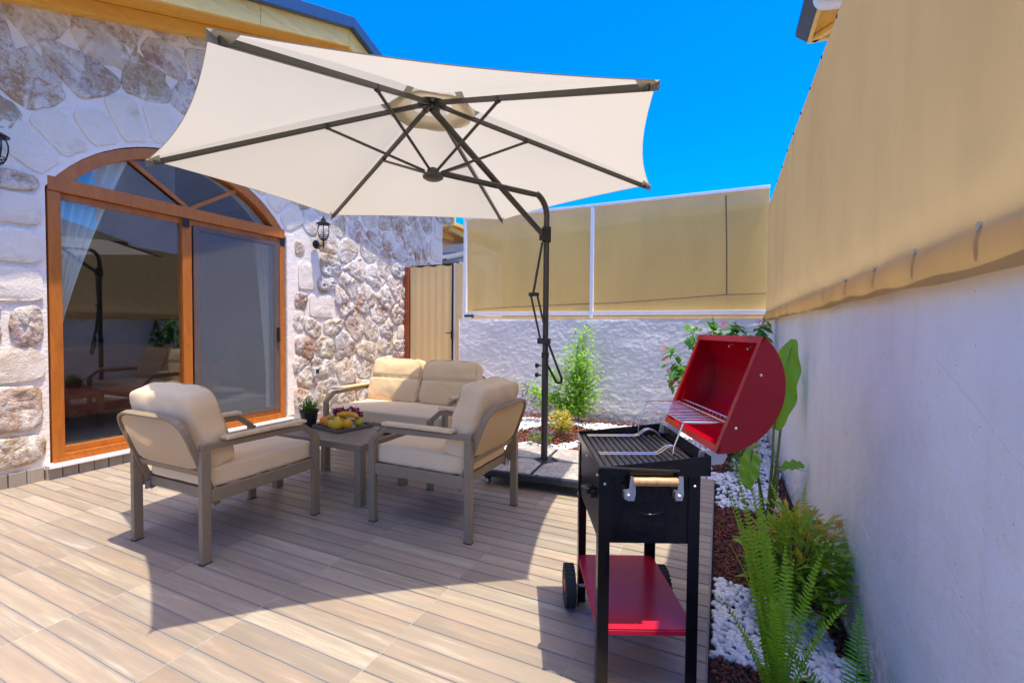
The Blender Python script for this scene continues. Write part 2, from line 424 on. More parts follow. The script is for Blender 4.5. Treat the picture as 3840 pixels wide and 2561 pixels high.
class MB:
    def __init__(s):
        s.v = []; s.f = []
    def add(s, vs, fs):
        o = len(s.v)
        s.v.extend([tuple(p) for p in vs])
        s.f.extend([tuple(i + o for i in f) for f in fs])
        return s
    def box(s, c, d, rot=None):
        x, y, z = (k / 2 for k in d)
        P = [Vector((i * x, j * y, k * z)) for i in (-1, 1) for j in (-1, 1) for k in (-1, 1)]
        if rot is not None:
            P = [rot @ p for p in P]
        P = [p + Vector(c) for p in P]
        return s.add(P, [(0, 1, 3, 2), (4, 6, 7, 5), (0, 4, 5, 1), (2, 3, 7, 6), (0, 2, 6, 4), (1, 5, 7, 3)])
    def bb(s, a, b):
        a = Vector(a); b = Vector(b)
        return s.box((a + b) / 2, [abs(k) for k in (b - a)])
    def bar(s, a, b, w, h, upv=(0, 0, 1)):
        a = Vector(a); b = Vector(b); d = (b - a)
        L = d.length; x = d.normalized(); u = Vector(upv)
        if abs(x.dot(u)) > .99:
            u = Vector((1, 0, 0))
        y = u.cross(x).normalized(); z = x.cross(y)
        rot = Matrix((x, y, z)).transposed()
        return s.box((a + b) / 2, (L, w, h), rot)
    def tube(s, pts, r, n=8, cap=True, flat=1.0, upv=(0, 0, 1)):
        pts = [Vector(p) for p in pts]
        rs = r if isinstance(r, (list, tuple)) else [r] * len(pts)
        rings = []; prev = None
        for i, p in enumerate(pts):
            d = (pts[min(i + 1, len(pts) - 1)] - pts[max(i - 1, 0)]).normalized()
            u = prev if prev is not None else Vector(upv)
            if abs(u.dot(d)) > .98:
                u = Vector((1, 0, 0)) if abs(d.x) < .9 else Vector((0, 1, 0))
            y = (u - d * u.dot(d)).normalized(); z = d.cross(y); prev = y
            rings.append([p + y * math.cos(2 * math.pi * k / n) * rs[i] + z * math.sin(2 * math.pi * k / n) * rs[i] * flat for k in range(n)])
        vs = [q for rg in rings for q in rg]
        fs = [(i * n + k, i * n + (k + 1) % n, (i + 1) * n + (k + 1) % n, (i + 1) * n + k) for i in range(len(pts) - 1) for k in range(n)]
        if cap:
            fs += [tuple(range(n - 1, -1, -1)), tuple((len(pts) - 1) * n + k for k in range(n))]
        return s.add(vs, fs)
    def rtube(s, pts, w, h, upv=(0, 0, 1)):
        """mitred rectangular tube; w across, h along upv"""
        pts = [Vector(p) for p in pts]; U = Vector(upv)
        rings = []
        for i, p in enumerate(pts):
            d1 = (p - pts[i - 1]).normalized() if i else (pts[1] - p).normalized()
            d2 = (pts[i + 1] - p).normalized() if i < len(pts) - 1 else d1
            d = (d1 + d2).normalized()
            k = 1 / max(.35, d.dot(d1))
            y = U.normalized(); z = d.cross(y).normalized()
            rings.append([p + y * a * h / 2 + z * b * w / 2 * k for a, b in ((1, 1), (1, -1), (-1, -1), (-1, 1))])
        vs = [q for rg in rings for q in rg]
        fs = [(i * 4 + k, i * 4 + (k + 1) % 4, (i + 1) * 4 + (k + 1) % 4, (i + 1) * 4 + k) for i in range(len(pts) - 1) for k in range(4)]
        fs += [(3, 2, 1, 0), tuple((len(pts) - 1) * 4 + k for k in range(4))]
        return s.add(vs, fs)
    def lathe(s, prof, n=24, c=(0, 0, 0), axis='z'):
        vs = []; c = Vector(c)
        for r, z in prof:
            for k in range(n):
                a = 2 * math.pi * k / n
                p = Vector((r * math.cos(a), r * math.sin(a), z))
                if axis == 'x':
                    p = Vector((p.z, p.x, p.y))
                elif axis == 'y':
                    p = Vector((p.y, p.z, p.x))
                vs.append(c + p)
        fs = [(i * n + k, i * n + (k + 1) % n, (i + 1) * n + (k + 1) % n, (i + 1) * n + k) for i in range(len(prof) - 1) for k in range(n)]
        if prof[0][0] > 1e-6:
            fs.append(tuple(range(n - 1, -1, -1)))
        if prof[-1][0] > 1e-6:
            fs.append(tuple((len(prof) - 1) * n + k for k in range(n)))
        return s.add(vs, fs)
    def prism(s, poly, fn, h0, h1):
        """poly: 2D points, fn(a,b,h)->3D"""
        n = len(poly)
        vs = [fn(a, b, h0) for a, b in poly] + [fn(a, b, h1) for a, b in poly]
        fs = [tuple(range(n - 1, -1, -1)), tuple(range(n, 2 * n))] + [(i, (i + 1) % n, (i + 1) % n + n, i + n) for i in range(n)]
        return s.add(vs, fs)
    def grid(s, fn, nu, nv):
        vs = [fn(i / nu, j / nv) for j in range(nv + 1) for i in range(nu + 1)]
        fs = [(j * (nu + 1) + i, j * (nu + 1) + i + 1, (j + 1) * (nu + 1) + i + 1, (j + 1) * (nu + 1) + i) for j in range(nv) for i in range(nu)]
        return s.add(vs, fs)
    def ball(s, c, r, sub=2, sc3=(1, 1, 1), rot=None, amp=0.0):
        vs, fs = ico(sub)
        P = []
        for p in vs:
            q = Vector((p[0] * sc3[0], p[1] * sc3[1], p[2] * sc3[2])) * r
            if amp:
                q *= 1 + amp * nz((p[0] * 1.7 + c[0] * 31, p[1] * 1.7 + c[1] * 17, p[2] * 1.7))
            if rot is not None:
                q = rot @ q
            P.append(q + Vector(c))
        return s.add(P, fs)
    def mesh(s, name):
        me = bpy.data.meshes.new(name)
        me.from_pydata(s.v, [], s.f)
        me.validate(); me.update()
        return me
    def obj(s, name, mat, parent=None, smooth=False, bevel=0.0, seg=2, angle=35, fix=True):
        me = s.mesh(name)
        if fix:
            bm = bmesh.new(); bm.from_mesh(me)
            bmesh.ops.recalc_face_normals(bm, faces=bm.faces)
            if bevel:
                es = [e for e in bm.edges if len(e.link_faces) == 2 and e.calc_face_angle(0) > R(30)]
                bmesh.ops.bevel(bm, geom=es, offset=bevel, segments=seg, affect='EDGES', profile=.5, clamp_overlap=True)
            bm.to_mesh(me); bm.free()
        if smooth:
            me.polygons.foreach_set('use_smooth', [True] * len(me.polygons))
            if angle < 180:
                try:
                    me.set_sharp_from_angle(angle=R(angle))
                except Exception:
                    pass
        me.materials.append(mat)
        o = bpy.data.objects.new(name, me)
        COL.objects.link(o)
        if parent is not None:
            o.parent = parent
        return o

_ico = {}
def ico(sub):
    if sub not in _ico:
        bm = bmesh.new()
        bmesh.ops.create_icosphere(bm, subdivisions=sub, radius=1)
        _ico[sub] = ([tuple(v.co) for v in bm.verts], [tuple(v.index for v in f.verts) for f in bm.faces])
        bm.free()
    return _ico[sub]

def thing(name, label, cat, loc=(0, 0, 0), rz=0.0, group=None):
    o = bpy.data.objects.new(name, None)
    o.empty_display_size = .1
    COL.objects.link(o)
    o.location = loc; o.rotation_euler = (0, 0, rz)
    o['label'] = label; o['category'] = cat
    if group:
        o['group'] = group
    return o

def tag(o, label, cat, group=None):
    o['label'] = label; o['category'] = cat
    if group:
        o['group'] = group
    return o

def structure(o):
    o['kind'] = 'structure'; return o

def stuff(o):
    o['kind'] = 'stuff'; return o

def copy_tree(root, loc, rz, label):
    r = root.copy(); COL.objects.link(r)
    r.location = loc; r.rotation_euler = (0, 0, rz); r['label'] = label
    def rec(a, b):
        for ch in list(a.children):
            c = ch.copy(); COL.objects.link(c); c.parent = b
            rec(ch, c)
    rec(root, r)
    return r

def arc(c, r, a0, a1, n, fn):
    return [fn(c[0] + r * math.cos(a0 + (a1 - a0) * i / n), c[1] + r * math.sin(a0 + (a1 - a0) * i / n)) for i in range(n + 1)]

def fillet(pts, r, n=5):
    pts = [Vector(p) for p in pts]; out = [pts[0]]
    for i in range(1, len(pts) - 1):
        a, b, c = pts[i - 1], pts[i], pts[i + 1]
        d1 = (a - b); d2 = (c - b)
        rr = min(r, d1.length * .48, d2.length * .48)
        p1 = b + d1.normalized() * rr; p2 = b + d2.normalized() * rr
        for k in range(n + 1):
            t = k / n
            out.append(p1 * (1 - t) ** 2 + b * 2 * t * (1 - t) + p2 * t * t)
    out.append(pts[-1])
    return out

# ------------------------------------------------------------------ setting: ground, deck
XH = -4.54          # face of the stone house
XR = 0.48           # face of the right garden wall
YB = 5.70           # face of the back garden wall
g = MB().bb((-400, -400, -.5), (400, 400, -.14)).obj('ground', M['earth']); structure(g)

deck = MB()
deck.bb((XH - .05, -4.0, -.13), (-.022, 3.80, -.0035))
deck.bb((XH - .05, 3.80, -.13), (-2.45, 6.9, -.0035))
deck = structure(deck.obj('deck', M['jointbase']))
PITCH, PL = .0886, .62
pm = MB().box((0, 0, -.006), (PL - .0019, PITCH - .0052, .012)).obj('plank', M['plank'], deck, bevel=.0012, seg=1)
plank_mesh = pm.data
bpy.data.objects.remove(pm)
cells = []
for j in range(-54, 70):
    y = .79 + PITCH * (j + .5)
    if y > 6.85:
        break
    xe = -.022 if y < 3.80 - .03 else -2.45
    for k in range(-1, 8):
        x1 = -.45 - PL * k; x0 = x1 - PL
        x1 = min(x1, xe); x0 = max(x0, XH)
        if x1 - x0 < .03:
            continue
        c = Vector(((x0 + x1) / 2, y, 0))
        rel = c - Vector((0, 0, 1.15))
        z = rel.dot(fw)
        vis = False
        if z > .2:
            sx = 1695.5 * rel.dot(r2) / z; sy = -1695.5 * rel.dot(u2) / z
            vis = abs(sx) < 2150 and sy < 1420
        cells.append((not vis, rel.length, x0, x1, y))
cells.sort()
rest = MB()
for i, (hid, dist, x0, x1, y) in enumerate(cells):
    dz = random.uniform(-.0006, .0006)
    if i < 299 and not hid:
        o = bpy.data.objects.new('plank', plank_mesh); COL.objects.link(o)
        o.parent = deck
        o.location = ((x0 + x1) / 2, y, dz)
        o.scale = ((x1 - x0) / PL, 1, 1)
    else:
        rest.box(((x0 + x1) / 2, y, -.006 + dz), (x1 - x0 - .0019, PITCH - .0052, .012))
stuff(rest.obj('planks', M['plank'], deck, fix=False))
gr = MB()
for k in range(-1, 8):
    x = -.45 - PL * k
    if XH < x < -.022:
        gr.bb((x - .0007, -4, -.0034), (x + .0007, 3.79 if x > -2.45 else 6.85, -.0009))
gr.obj('grout_line', M['grout'], deck)
edge = MB().bb((-.0218, -4, -.13), (-.016, 3.80, -.001)).obj('deck_edging', M['jointbase'], deck)

# ------------------------------------------------------------------ stone house
house = thing('stone_house', 'rubble stone house with arched glass door and golden timber gable', 'house', (XH, 2.63, 0))
HO = Vector((XH, 2.63, 0))
DY0, DY1, DZ0, DZS = 1.61, 3.65, .10, 2.20     # opening
ACY, AR = 2.63, 1.185
hc = (DY1 - DY0) / 2
ACZ = DZS + .55 - AR
def arch_z(y, r=AR, cz=ACZ):
    d = r * r - (y - ACY) ** 2
    return cz + math.sqrt(max(d, 0))
AR = (hc * hc + .55 * .55) / (2 * .55); ACZ = DZS + .55 - AR
def gable(y):       # wall head under the rake
    return 4.52 - (abs(y - 4.12) * (.385 if y < 4.12 else .345))
Y0H, Y1H = -3.2, 6.85
wm = MB()
f_w = lambda y, z, h: Vector((h, y - 2.63, z))
wm.prism([(Y0H, -.12), (DY0, -.12), (DY0, gable(DY0)), (Y0H, gable(Y0H))], f_w, -.36, 0)
wm.prism([(DY1, -.12), (Y1H, -.12), (Y1H, gable(Y1H)), (4.12, gable(4.12)), (DY1, gable(DY1))], f_w, -.36, 0)
top = [(DY0 + (DY1 - DY0) * i / 28, arch_z(DY0 + (DY1 - DY0) * i / 28)) for i in range(29)]
for i in range(28):
    (a, za), (b, zb) = top[i], top[i + 1]
    wm.prism([(a, za), (b, zb), (b, gable(b)), (a, gable(a))], f_w, -.36, 0)
wm.prism([(DY0, -.12), (DY1, -.12), (DY1, DZ0), (DY0, DZ0)], f_w, -.36, -.04)
hwall = wm.obj('wall', M['mortar'], house, fix=False)

# --- stones: cell packing on the wall face
def clip(poly, a, b, c):
    out = []
    n = len(poly)
    for i in range(n):
        p, q = poly[i], poly[(i + 1) % n]
        dp = a * p[0] + b * p[1] - c; dq = a * q[0] + b * q[1] - c
        if dp <= 0:
            out.append(p)
        if (dp < 0 < dq) or (dq < 0 < dp):
            t = dp / (dp - dq)
            out.append((p[0] + t * (q[0] - p[0]), p[1] + t * (q[1] - p[1])))
    return out

blocks = []      # dressed blocks: y0,y1,z0,z1
for y0, y1, z0, z1 in ((.92, 1.59, 1.86, 2.08), (1.0, 1.59, 1.31, 1.56), (.95, 1.59, .74, .985), (1.06, 1.59, 1.59, 1.83),
                       (3.80, 4.06, 1.60, 1.93), (3.96, 4.33, 1.27, 1.56), (5.60, 5.80, .98, 1.2),
                       (6.52, 6.84, .2, .52), (6.6, 6.84, .55, .9), (6.48, 6.84, .93, 1.25), (6.58, 6.84, 1.28, 1.6), (6.45, 6.84, 1.63, 1.98), (6.6, 6.84, 2.01, 2.3), (6.47, 6.84, 2.33, 2.68), (6.6, 6.84, 2.71, 3.0)):
    blocks.append((y0, y1, z0, z1))
phantom = []
for y0, y1, z0, z1 in blocks:
    ny = max(1, int((y1 - y0) / .10)); nzz = max(1, int((z1 - z0) / .10))
    for i in range(ny + 1):
        for j in range(nzz + 1):
            if i in (0, ny) or j in (0, nzz):
                phantom.append((y0 + .06 + (y1 - y0 - .12) * i / ny, z0 + .06 + (z1 - z0 - .12) * j / nzz))
for i in range(26):
    a = math.pi * (.5 + (i / 25 - .5) * .80)
    phantom.append((ACY + (AR + .2) * math.cos(a), ACZ + (AR + .2) * math.sin(a)))
for i in range(20):
    z = .1 + i * .115
    phantom.append((DY1 - .0, z)); phantom.append((DY0 - .02, z))
def inside_bad(y, z):
    if DY0 - .06 < y < DY1 + .11 and z < DZS + .05:
        return True
    if math.hypot(y - ACY, z - ACZ) < AR + .40 and z > DZS - .1 and abs(y - ACY) < hc + .22:
        return True
    if .55 < y < 1.6 and z < 2.36:
        return True
    for y0, y1, z0, z1 in blocks:
        if y0 - .05 < y < y1 + .05 and z0 - .04 < z < z1 + .04:
            return True
    return z > gable(y) - .04 or z < .13
sites = []
ar = random.Random(23)
for _ in range(60000):
    y = ar.uniform(-1.4, 6.8); z = ar.uniform(.12, 4.5)
    if inside_bad(y, z):
        continue
    size = .165 + .145 * (nz((y * .9, z * .9, 3.3)) * .5 + .5) + ar.uniform(-.035, .05)
    if y < 2.6 and z > 2.2:
        size += .05
    if all(((y - a) * .82) ** 2 + (z - b) ** 2 > ((size + s) * .5) ** 2 for a, b, s in sites):
        sites.append((y, z, size))
allp = [(a, b, True) for a, b, s in sites] + [(a, b, False) for a, b in phantom]
arr = np.array([(a, b) for a, b, _ in allp])

def stone_mesh(poly, depth, seed, rough=1.0, shrink=.012, round_=2, dome=1.0, edge=.35):
    cx = sum(p[0] for p in poly) / len(poly); cy = sum(p[1] for p in poly) / len(poly)
    out = []
    for p in poly:
        d = math.hypot(p[0] - cx, p[1] - cy)
        k = max(.3, (d - shrink) / max(d, 1e-4))
        out.append((cx + (p[0] - cx) * k, cy + (p[1] - cy) * k))
    for _ in range(round_):
        q = []
        for i in range(len(out)):
            a, b = out[i], out[(i + 1) % len(out)]
            q += [(a[0] * .75 + b[0] * .25, a[1] * .75 + b[1] * .25), (a[0] * .25 + b[0] * .75, a[1] * .25 + b[1] * .75)]
        out = q
    # resample
    L = [0]
    for i in range(len(out)):
        a, b = out[i], out[(i + 1) % len(out)]
        L.append(L[-1] + math.hypot(a[0] - b[0], a[1] - b[1]))
    N = 30; res = []
    for k in range(N):
        t = L[-1] * k / N
        i = max(j for j in range(len(out)) if L[j] <= t + 1e-9)
        a, b = out[i], out[(i + 1) % len(out)]
        s = (t - L[i]) / max(1e-6, L[i + 1] - L[i])
        w = 1 + .13 * rough * nz((a[0] * 8 + seed, a[1] * 8, seed * .37)) + .06 * rough * nz((a[0] * 21 + seed, a[1] * 21, seed * .7))
        px, py = a[0] + (b[0] - a[0]) * s, a[1] + (b[1] - a[1]) * s
        res.append((cx + (px - cx) * w, cy + (py - cy) * w))
    mb = MB(); vs = []
    rings = [(1.0, -.02), (1.0, edge), (.95, .74), (.82, .93), (.64, 1.0), (.44, 1.02), (.22, 1.03)]
    for k, h in rings:
        for px, py in res:
            x, y = cx + (px - cx) * k, cy + (py - cy) * k
            hh = depth * h if h > 0 else -.01
            if h > .2:
                hh += depth * rough * (.38 * nz((x * 9 + seed, y * 9, seed)) + .45 * nz((x * 24, y * 24 + seed, 1.7)) + .55 * nz((x * 55, y * 55 + seed, 1.7))) * (1 if h > .5 else .3)
            vs.append((max(hh, .002) if h > 0 else hh, y and x - 2.63, y))
    fs = []
    for i in range(len(rings) - 1):
        for k in range(N):
            fs.append((i * N + k, i * N + (k + 1) % N, (i + 1) * N + (k + 1) % N, (i + 1) * N + k))
    vs.append((depth * (1 + .3 * rough * nz((cx * 9, cy * 9, seed))), cx - 2.63, cy))
    c = len(vs) - 1; b = (len(rings) - 1) * N
    fs += [(b + k, b + (k + 1) % N, c) for k in range(N)]
    return mb.add(vs, fs)

polys = []
for i, (y, z, s) in enumerate(sites):
    poly = [(y - .45, z - .4), (y + .45, z - .4), (y + .45, z + .4), (y - .45, z + .4)]
    d2 = (arr[:, 0] - y) ** 2 + (arr[:, 1] - z) ** 2
    for j in np.argsort(d2)[1:22]:
        q = arr[j]
        a, b = q[0] - y, q[1] - z
        w = .5 if allp[j][2] else .52
        poly = clip(poly, a, b, a * (y + a * w) + b * (z + b * w))
        if len(poly) < 3:
            break
    if len(poly) < 3:
        continue
    poly = clip(poly, 0, -1, -.115)
    if len(poly) >= 3:
        polys.append((y, z, poly))
def seen_y(y, z):
    rel = Vector((XH, y, z)) - Vector((0, 0, 1.15))
    zc = rel.dot(fw)
    return zc > .3 and abs(1695.5 * rel.dot(r2) / zc) < 1990 and -1695.5 * rel.dot(u2) / zc > -1400
farmb = MB(); ns = 0
order = sorted(polys, key=lambda t: not seen_y(t[0], t[1]))
for y, z, poly in order:
    sd = ar.uniform(0, 90)
    dep = ar.uniform(.007, .017) if z > 2.05 else ar.uniform(.018, .036)
    mbs = stone_mesh(poly, dep, sd, 1.3, ar.uniform(.002, .010), 1)
    if ns < 270 and seen_y(y, z):
        mbs.obj('stone', M['stone'], hwall, smooth=True, angle=180); ns += 1
    else:
        farmb.add(mbs.v, mbs.f)
if farmb.v:
    stuff(farmb.obj('stones', M['stone'], hwall, smooth=True, angle=180))
for y0, y1, z0, z1 in blocks:
    p = [(y0, z0), ((y0 + y1) / 2, z0), (y1, z0), (y1, (z0 + z1) / 2), (y1, z1), ((y0 + y1) / 2, z1), (y0, z1), (y0, (z0 + z1) / 2)]
    stone_mesh(p, .026, ar.uniform(0, 90), .35, .006, 1, 1, .75).obj('stone', M['dressed'], hwall, smooth=True, angle=60)
for y0, y1, z0, z1 in ((.7, 1.16, .13, .42), (1.18, 1.59, .13, .36), (1.14, 1.59, .38, .72), (.74, 1.12, .44, .72), (.6, 1.10, 1.0, 1.29), (1.12, 1.38, 1.0, 1.16), (1.40, 1.59, 1.0, 1.29), (1.12, 1.38, 1.18, 1.29), (1.28, 1.59, 2.10, 2.24), (.8, 1.26, 2.10, 2.34)):
    e = .022
    p = [(y0 + e, z0), ((y0 + y1) / 2, z0 - .01), (y1 - e, z0 + .01), (y1, (z0 + z1) / 2 + .03), (y1 - e, z1 - .01), ((y0 + y1) / 2, z1), (y0 + e, z1 - .02), (y0, (z0 + z1) / 2)]
    stone_mesh(p, .030, ar.uniform(0, 90), .9, .004, 1, 1, .5).obj('stone', M['stone'], hwall, smooth=True, angle=180)
nv = 11
for i in range(nv):
    a0 = math.pi * .5 + (i / nv - .5) * 1.98 + .012; a1 = math.pi * .5 + ((i + 1) / nv - .5) * 1.98 - .012
    wd = .31 + .06 * math.sin(i * 2.1)
    pts = [(ACY + r * math.cos(a), ACZ + r * math.sin(a)) for r, a in ((AR + .035, a0), (AR + .035, (a0 + a1) / 2), (AR + .035, a1), (AR + .035 + wd / 2, a1), (AR + .035 + wd, a1), (AR + .035 + wd, (a0 + a1) / 2), (AR + .035 + wd, a0), (AR + .035 + wd / 2, a0))]
    stone_mesh(pts, .014, i * 3.1, .5, .004, 1, 1, .7).obj('stone', M['dressed'], hwall, smooth=True, angle=60)
# smooth mortar jamb right of the door
MB().bb((-.02, DY1 + .002 - 2.63, .12), (.012, DY1 + .095 - 2.63, 2.22)).obj('jamb', M['mortar'], house, bevel=.006)

# --- gable roof of the house: rake boards, soffit, sheet roof
OV = .50
def rake(mb, ya, yb, x0, x1, za, zb, h):
    """bar following the rake from ya to yb; za/zb offsets relative to gable()"""
    P = []
    for y, dz in ((ya, za), (yb, zb)):
        P.append((y, gable(y) + dz))
    (a, z0), (b, z1) = P
    mb.add([(x0, a - 2.63, z0), (x1, a - 2.63, z0), (x1, b - 2.63, z1), (x0, b - 2.63, z1), (x0, a - 2.63, z0 + h), (x1, a - 2.63, z0 + h), (x1, b - 2.63, z1 + h), (x0, b - 2.63, z1 + h)],
           [(0, 3, 2, 1), (4, 5, 6, 7), (0, 1, 5, 4), (2, 3, 7, 6), (1, 2, 6, 5), (0, 4, 7, 3)])
ridge_y = 4.12
for (ya, yb) in ((-3.3, 2.98), (2.984, ridge_y - .003), (ridge_y + .003, 7.3)):
    mb = MB(); rake(mb, ya, yb, OV - .04, OV, -.06, -.06, .235); mb.obj('barge_board', M['pine'], house, bevel=.004)
for (ya, yb) in ((-3.3, ridge_y - .002), (ridge_y + .002, 7.3)):
    mb = MB(); rake(mb, ya, yb, -.30, OV - .042, 0, 0, .03); mb.obj('soffit', M['pine_shaded'], house)
    mb = MB(); rake(mb, ya, yb, .002, .10, -.115, -.115, .112); mb.obj('rake_beam', M['pine_shaded'], house, bevel=.004)
    mb = MB(); rake(mb, ya, yb, -5.0, OV + .035, .178, .178, .05); mb.obj('roof', M['darkroof'], house)
    mb = MB(); rake(mb, ya, yb, OV + .004, OV + .075, .13, .13, .13); mb.obj('roof_flashing', M['roofmetal'], house, bevel=.006)

# --- sliding door
door = MB()
def fr(y0, y1, z0, z1, x0=-.10, x1=-.02):
    door.bb((x0, y0 - 2.63, z0), (x1, y1 - 2.63, z1))
FY0, FY1 = DY0 + .015, DY1 - .02
fr(FY0, FY0 + .075, .11, 2.15, -.11, -.005); fr(FY1 - .06, FY1, .11, 2.15, -.11, -.005)
fr(FY0, FY1, .11, .165, -.112, -.006); fr(FY0, FY1, 2.152, 2.255, -.115, 0.004)
for k in range(3):
    door.bb((-.004 + k * .012, FY0 - 2.63, .11), (.004 + k * .012, FY1 - 2.63, .135 - k * .009))
fr(2.555, 2.635, .166, 2.15, -.09, -.012)
fr(FY0 + .076, 2.554, .166, .215, -.075, -.03); fr(FY0 + .076, 2.554, 2.10, 2.15, -.075, -.03)
fr(2.636, FY1 - .061, .166, .21, -.065, -.02); fr(2.636, FY1 - .061, 2.10, 2.15, -.065, -.02)
# arch frame
rings = []
na = 28
half = math.asin(min(1, (hc - .012) / AR))
for i in range(na + 1):
    a = math.pi / 2 + half - 2 * half * i / na
    ro, ri = AR - .012, AR - .10
    rings.append([Vector((x, ACY + r * math.cos(a) - 2.63, max(2.2, ACZ + r * math.sin(a)))) for x, r in ((-.105, ro), (-.004, ro), (-.004, ri), (-.105, ri))])
vs = [p for q in rings for p in q]
door.add(vs, [(i * 4 + k, i * 4 + (k + 1) % 4, (i + 1) * 4 + (k + 1) % 4, (i + 1) * 4 + k) for i in range(na) for k in range(4)])
dobj = door.obj('sliding_door', M['doorwood'], house, bevel=.005)
mul = MB()
for a in (math.radians(147), math.radians(33)):
    p0 = Vector((-.045, 0, 2.25)); L = 0
    for s in np.linspace(.2, 1.2, 200):
        y = s * math.cos(a); z = 2.25 + s * math.sin(a)
        if math.hypot(y, z - ACZ) > AR - .09:
            L = s; break
    mul.bar(p0, (-.045, L * math.cos(a), 2.25 + L * math.sin(a)), .035, .02, (1, 0, 0))
mul.obj('fan_bar', M['doorwood'], dobj)
MB().bb((-.052, FY0 + .077 - 2.63, .2), (-.046, 2.554 - 2.63, 2.11)).obj('glass_pane', M['glass'], dobj)
MB().bb((-.062, 2.637 - 2.63, .2), (-.056, FY1 - .062 - 2.63, 2.11)).obj('glass_pane', M['glass'], dobj)
pa = [(0 - (FY1 - FY0) / 2 + .06, 2.255)]
ag = MB(); ap = [(-hc + .08, 2.256)]
for i in range(25):
    a = math.pi / 2 + half - 2 * half * i / 24
    ap.append(((AR - .098) * math.cos(a), max(2.2565, ACZ + (AR - .098) * math.sin(a))))
ap.append((hc - .08, 2.256))
ag.prism(ap, lambda y, z, h: Vector((h, y, z)), -.070, -.065)
ag.obj('glass_pane', M['glass'], dobj)
fs_ = MB().bb((-.012, 2.70 - 2.63, .23), (-.0115, FY1 - .13 - 2.63, 2.08)).obj('fly_screen', M['flyscreen'], dobj)
ff = MB()
ff.bb((-.022, 2.648 - 2.63, .212), (-.008, 2.70 - 2.63, 2.098)); ff.bb((-.022, FY1 - .13 - 2.63, .212), (-.008, FY1 - .064 - 2.63, 2.098))
ff.bb((-.021, 2.70 - 2.63, .212), (-.009, FY1 - .13 - 2.63, .25)); ff.bb((-.021, 2.70 - 2.63, 2.06), (-.009, FY1 - .13 - 2.63, 2.098))
ff.obj('screen_frame', simple('grey_screen_frame', (.11, .075, .065), .5), dobj)
hd = MB(); hd.bb((-.006, FY1 - .10 - 2.63, .98), (.02, FY1 - .075 - 2.63, 1.14)); hd.obj('door_handle', M['blackmetal'], dobj, bevel=.004)
for y in (2.555, FY1 - .058):
    MB().bb((-.011, y - 2.63, 2.07), (.0, y + .055 - 2.63, 2.148)).obj('corner_cap', M['blackmetal'], dobj)
MB().bb((-.02, DY0 - .03 - 2.63, .082), (.075, DY1 + .03 - 2.63, .108)).obj('door_sill', M['marble'], house, bevel=.004)
# skirting of wood-look tiles along the foot of the house
sk = MB()
for i in range(-22, 31):
    y0 = 1.0 + i * .19
    if y0 > 6.7:
        break
    proud = .03 if y0 < 1.55 else .045
    for s in range(2):
        a = y0 + s * .095
        MBx = MB().bb((.002, a + .002 - 2.63, .0), (proud - .004 * s, a + .091 - 2.63, .098 if y0 < 1.55 else .08))
        if .9 < y0:
            MBx.obj('skirting_tile', M['plank'], house, bevel=.001, seg=1)
        else:
            sk.add(MBx.v, MBx.f)
stuff(sk.obj('skirting_tiles', M['plank'], house, fix=False))
# dim room behind the glass
rm = MB()
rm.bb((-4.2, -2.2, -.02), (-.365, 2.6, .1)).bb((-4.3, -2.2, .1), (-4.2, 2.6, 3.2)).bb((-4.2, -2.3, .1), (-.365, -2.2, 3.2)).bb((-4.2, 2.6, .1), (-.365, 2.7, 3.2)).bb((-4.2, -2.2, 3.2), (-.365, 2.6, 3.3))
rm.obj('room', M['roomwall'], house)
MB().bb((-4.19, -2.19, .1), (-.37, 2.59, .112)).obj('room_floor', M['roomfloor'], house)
# outlet on the wall
ou = thing('wall_outlet', 'small grey outlet box on the sunlit stone wall right of the door', 'outlet', (XH + .025, 4.02, .60))
MB().box((.012, 0, 0), (.05, .085, .10)).obj('cover_plate', M['paper'], ou, bevel=.006)
MB().box((.04, .012, .008), (.008, .045, .05)).obj('socket_face', M['blackmetal'], ou, bevel=.002)

# curtains and sofa behind the glass
def curtain(name_label, ytop0, ytop1, ybot0, ybot1, zt, zb, x):
    def f(u, v):
        z = zb + (zt - zb) * v
        t = v ** 1.25
        a = ybot0 + (ytop0 - ybot0) * t; b = ybot1 + (ytop1 - ybot1) * t
        y = a + (b - a) * u
        return Vector((x + .024 * math.sin(u * 34 + v * 1.5) * (.5 + .5 * v), y, z))
    o = MB().grid(f, 60, 24).obj('curtain', M['curtain'], smooth=True, angle=180, fix=False)
    return tag(o, name_label, 'curtain', 'curtains inside the glass door')
curtain('pale tied back curtain behind the left pane and arch of the door', 1.70, 2.22, 1.655, 1.72, 2.62, 1.02, XH - .135)
curtain('pale curtain hanging behind the right screened pane of the door', 3.34, 3.60, 3.50, 3.60, 2.15, .25, XH - .135)
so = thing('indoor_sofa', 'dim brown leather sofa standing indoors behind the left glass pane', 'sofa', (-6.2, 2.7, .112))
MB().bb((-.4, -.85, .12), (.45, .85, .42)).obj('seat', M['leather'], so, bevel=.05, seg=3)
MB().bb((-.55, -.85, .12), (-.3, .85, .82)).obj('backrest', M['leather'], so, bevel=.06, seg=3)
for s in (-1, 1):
    MB().bb((-.5, s * .86 - .11, .12), (.45, s * .86 + .11, .60)).obj('armrest', M['leather'], so, bevel=.05, seg=3)

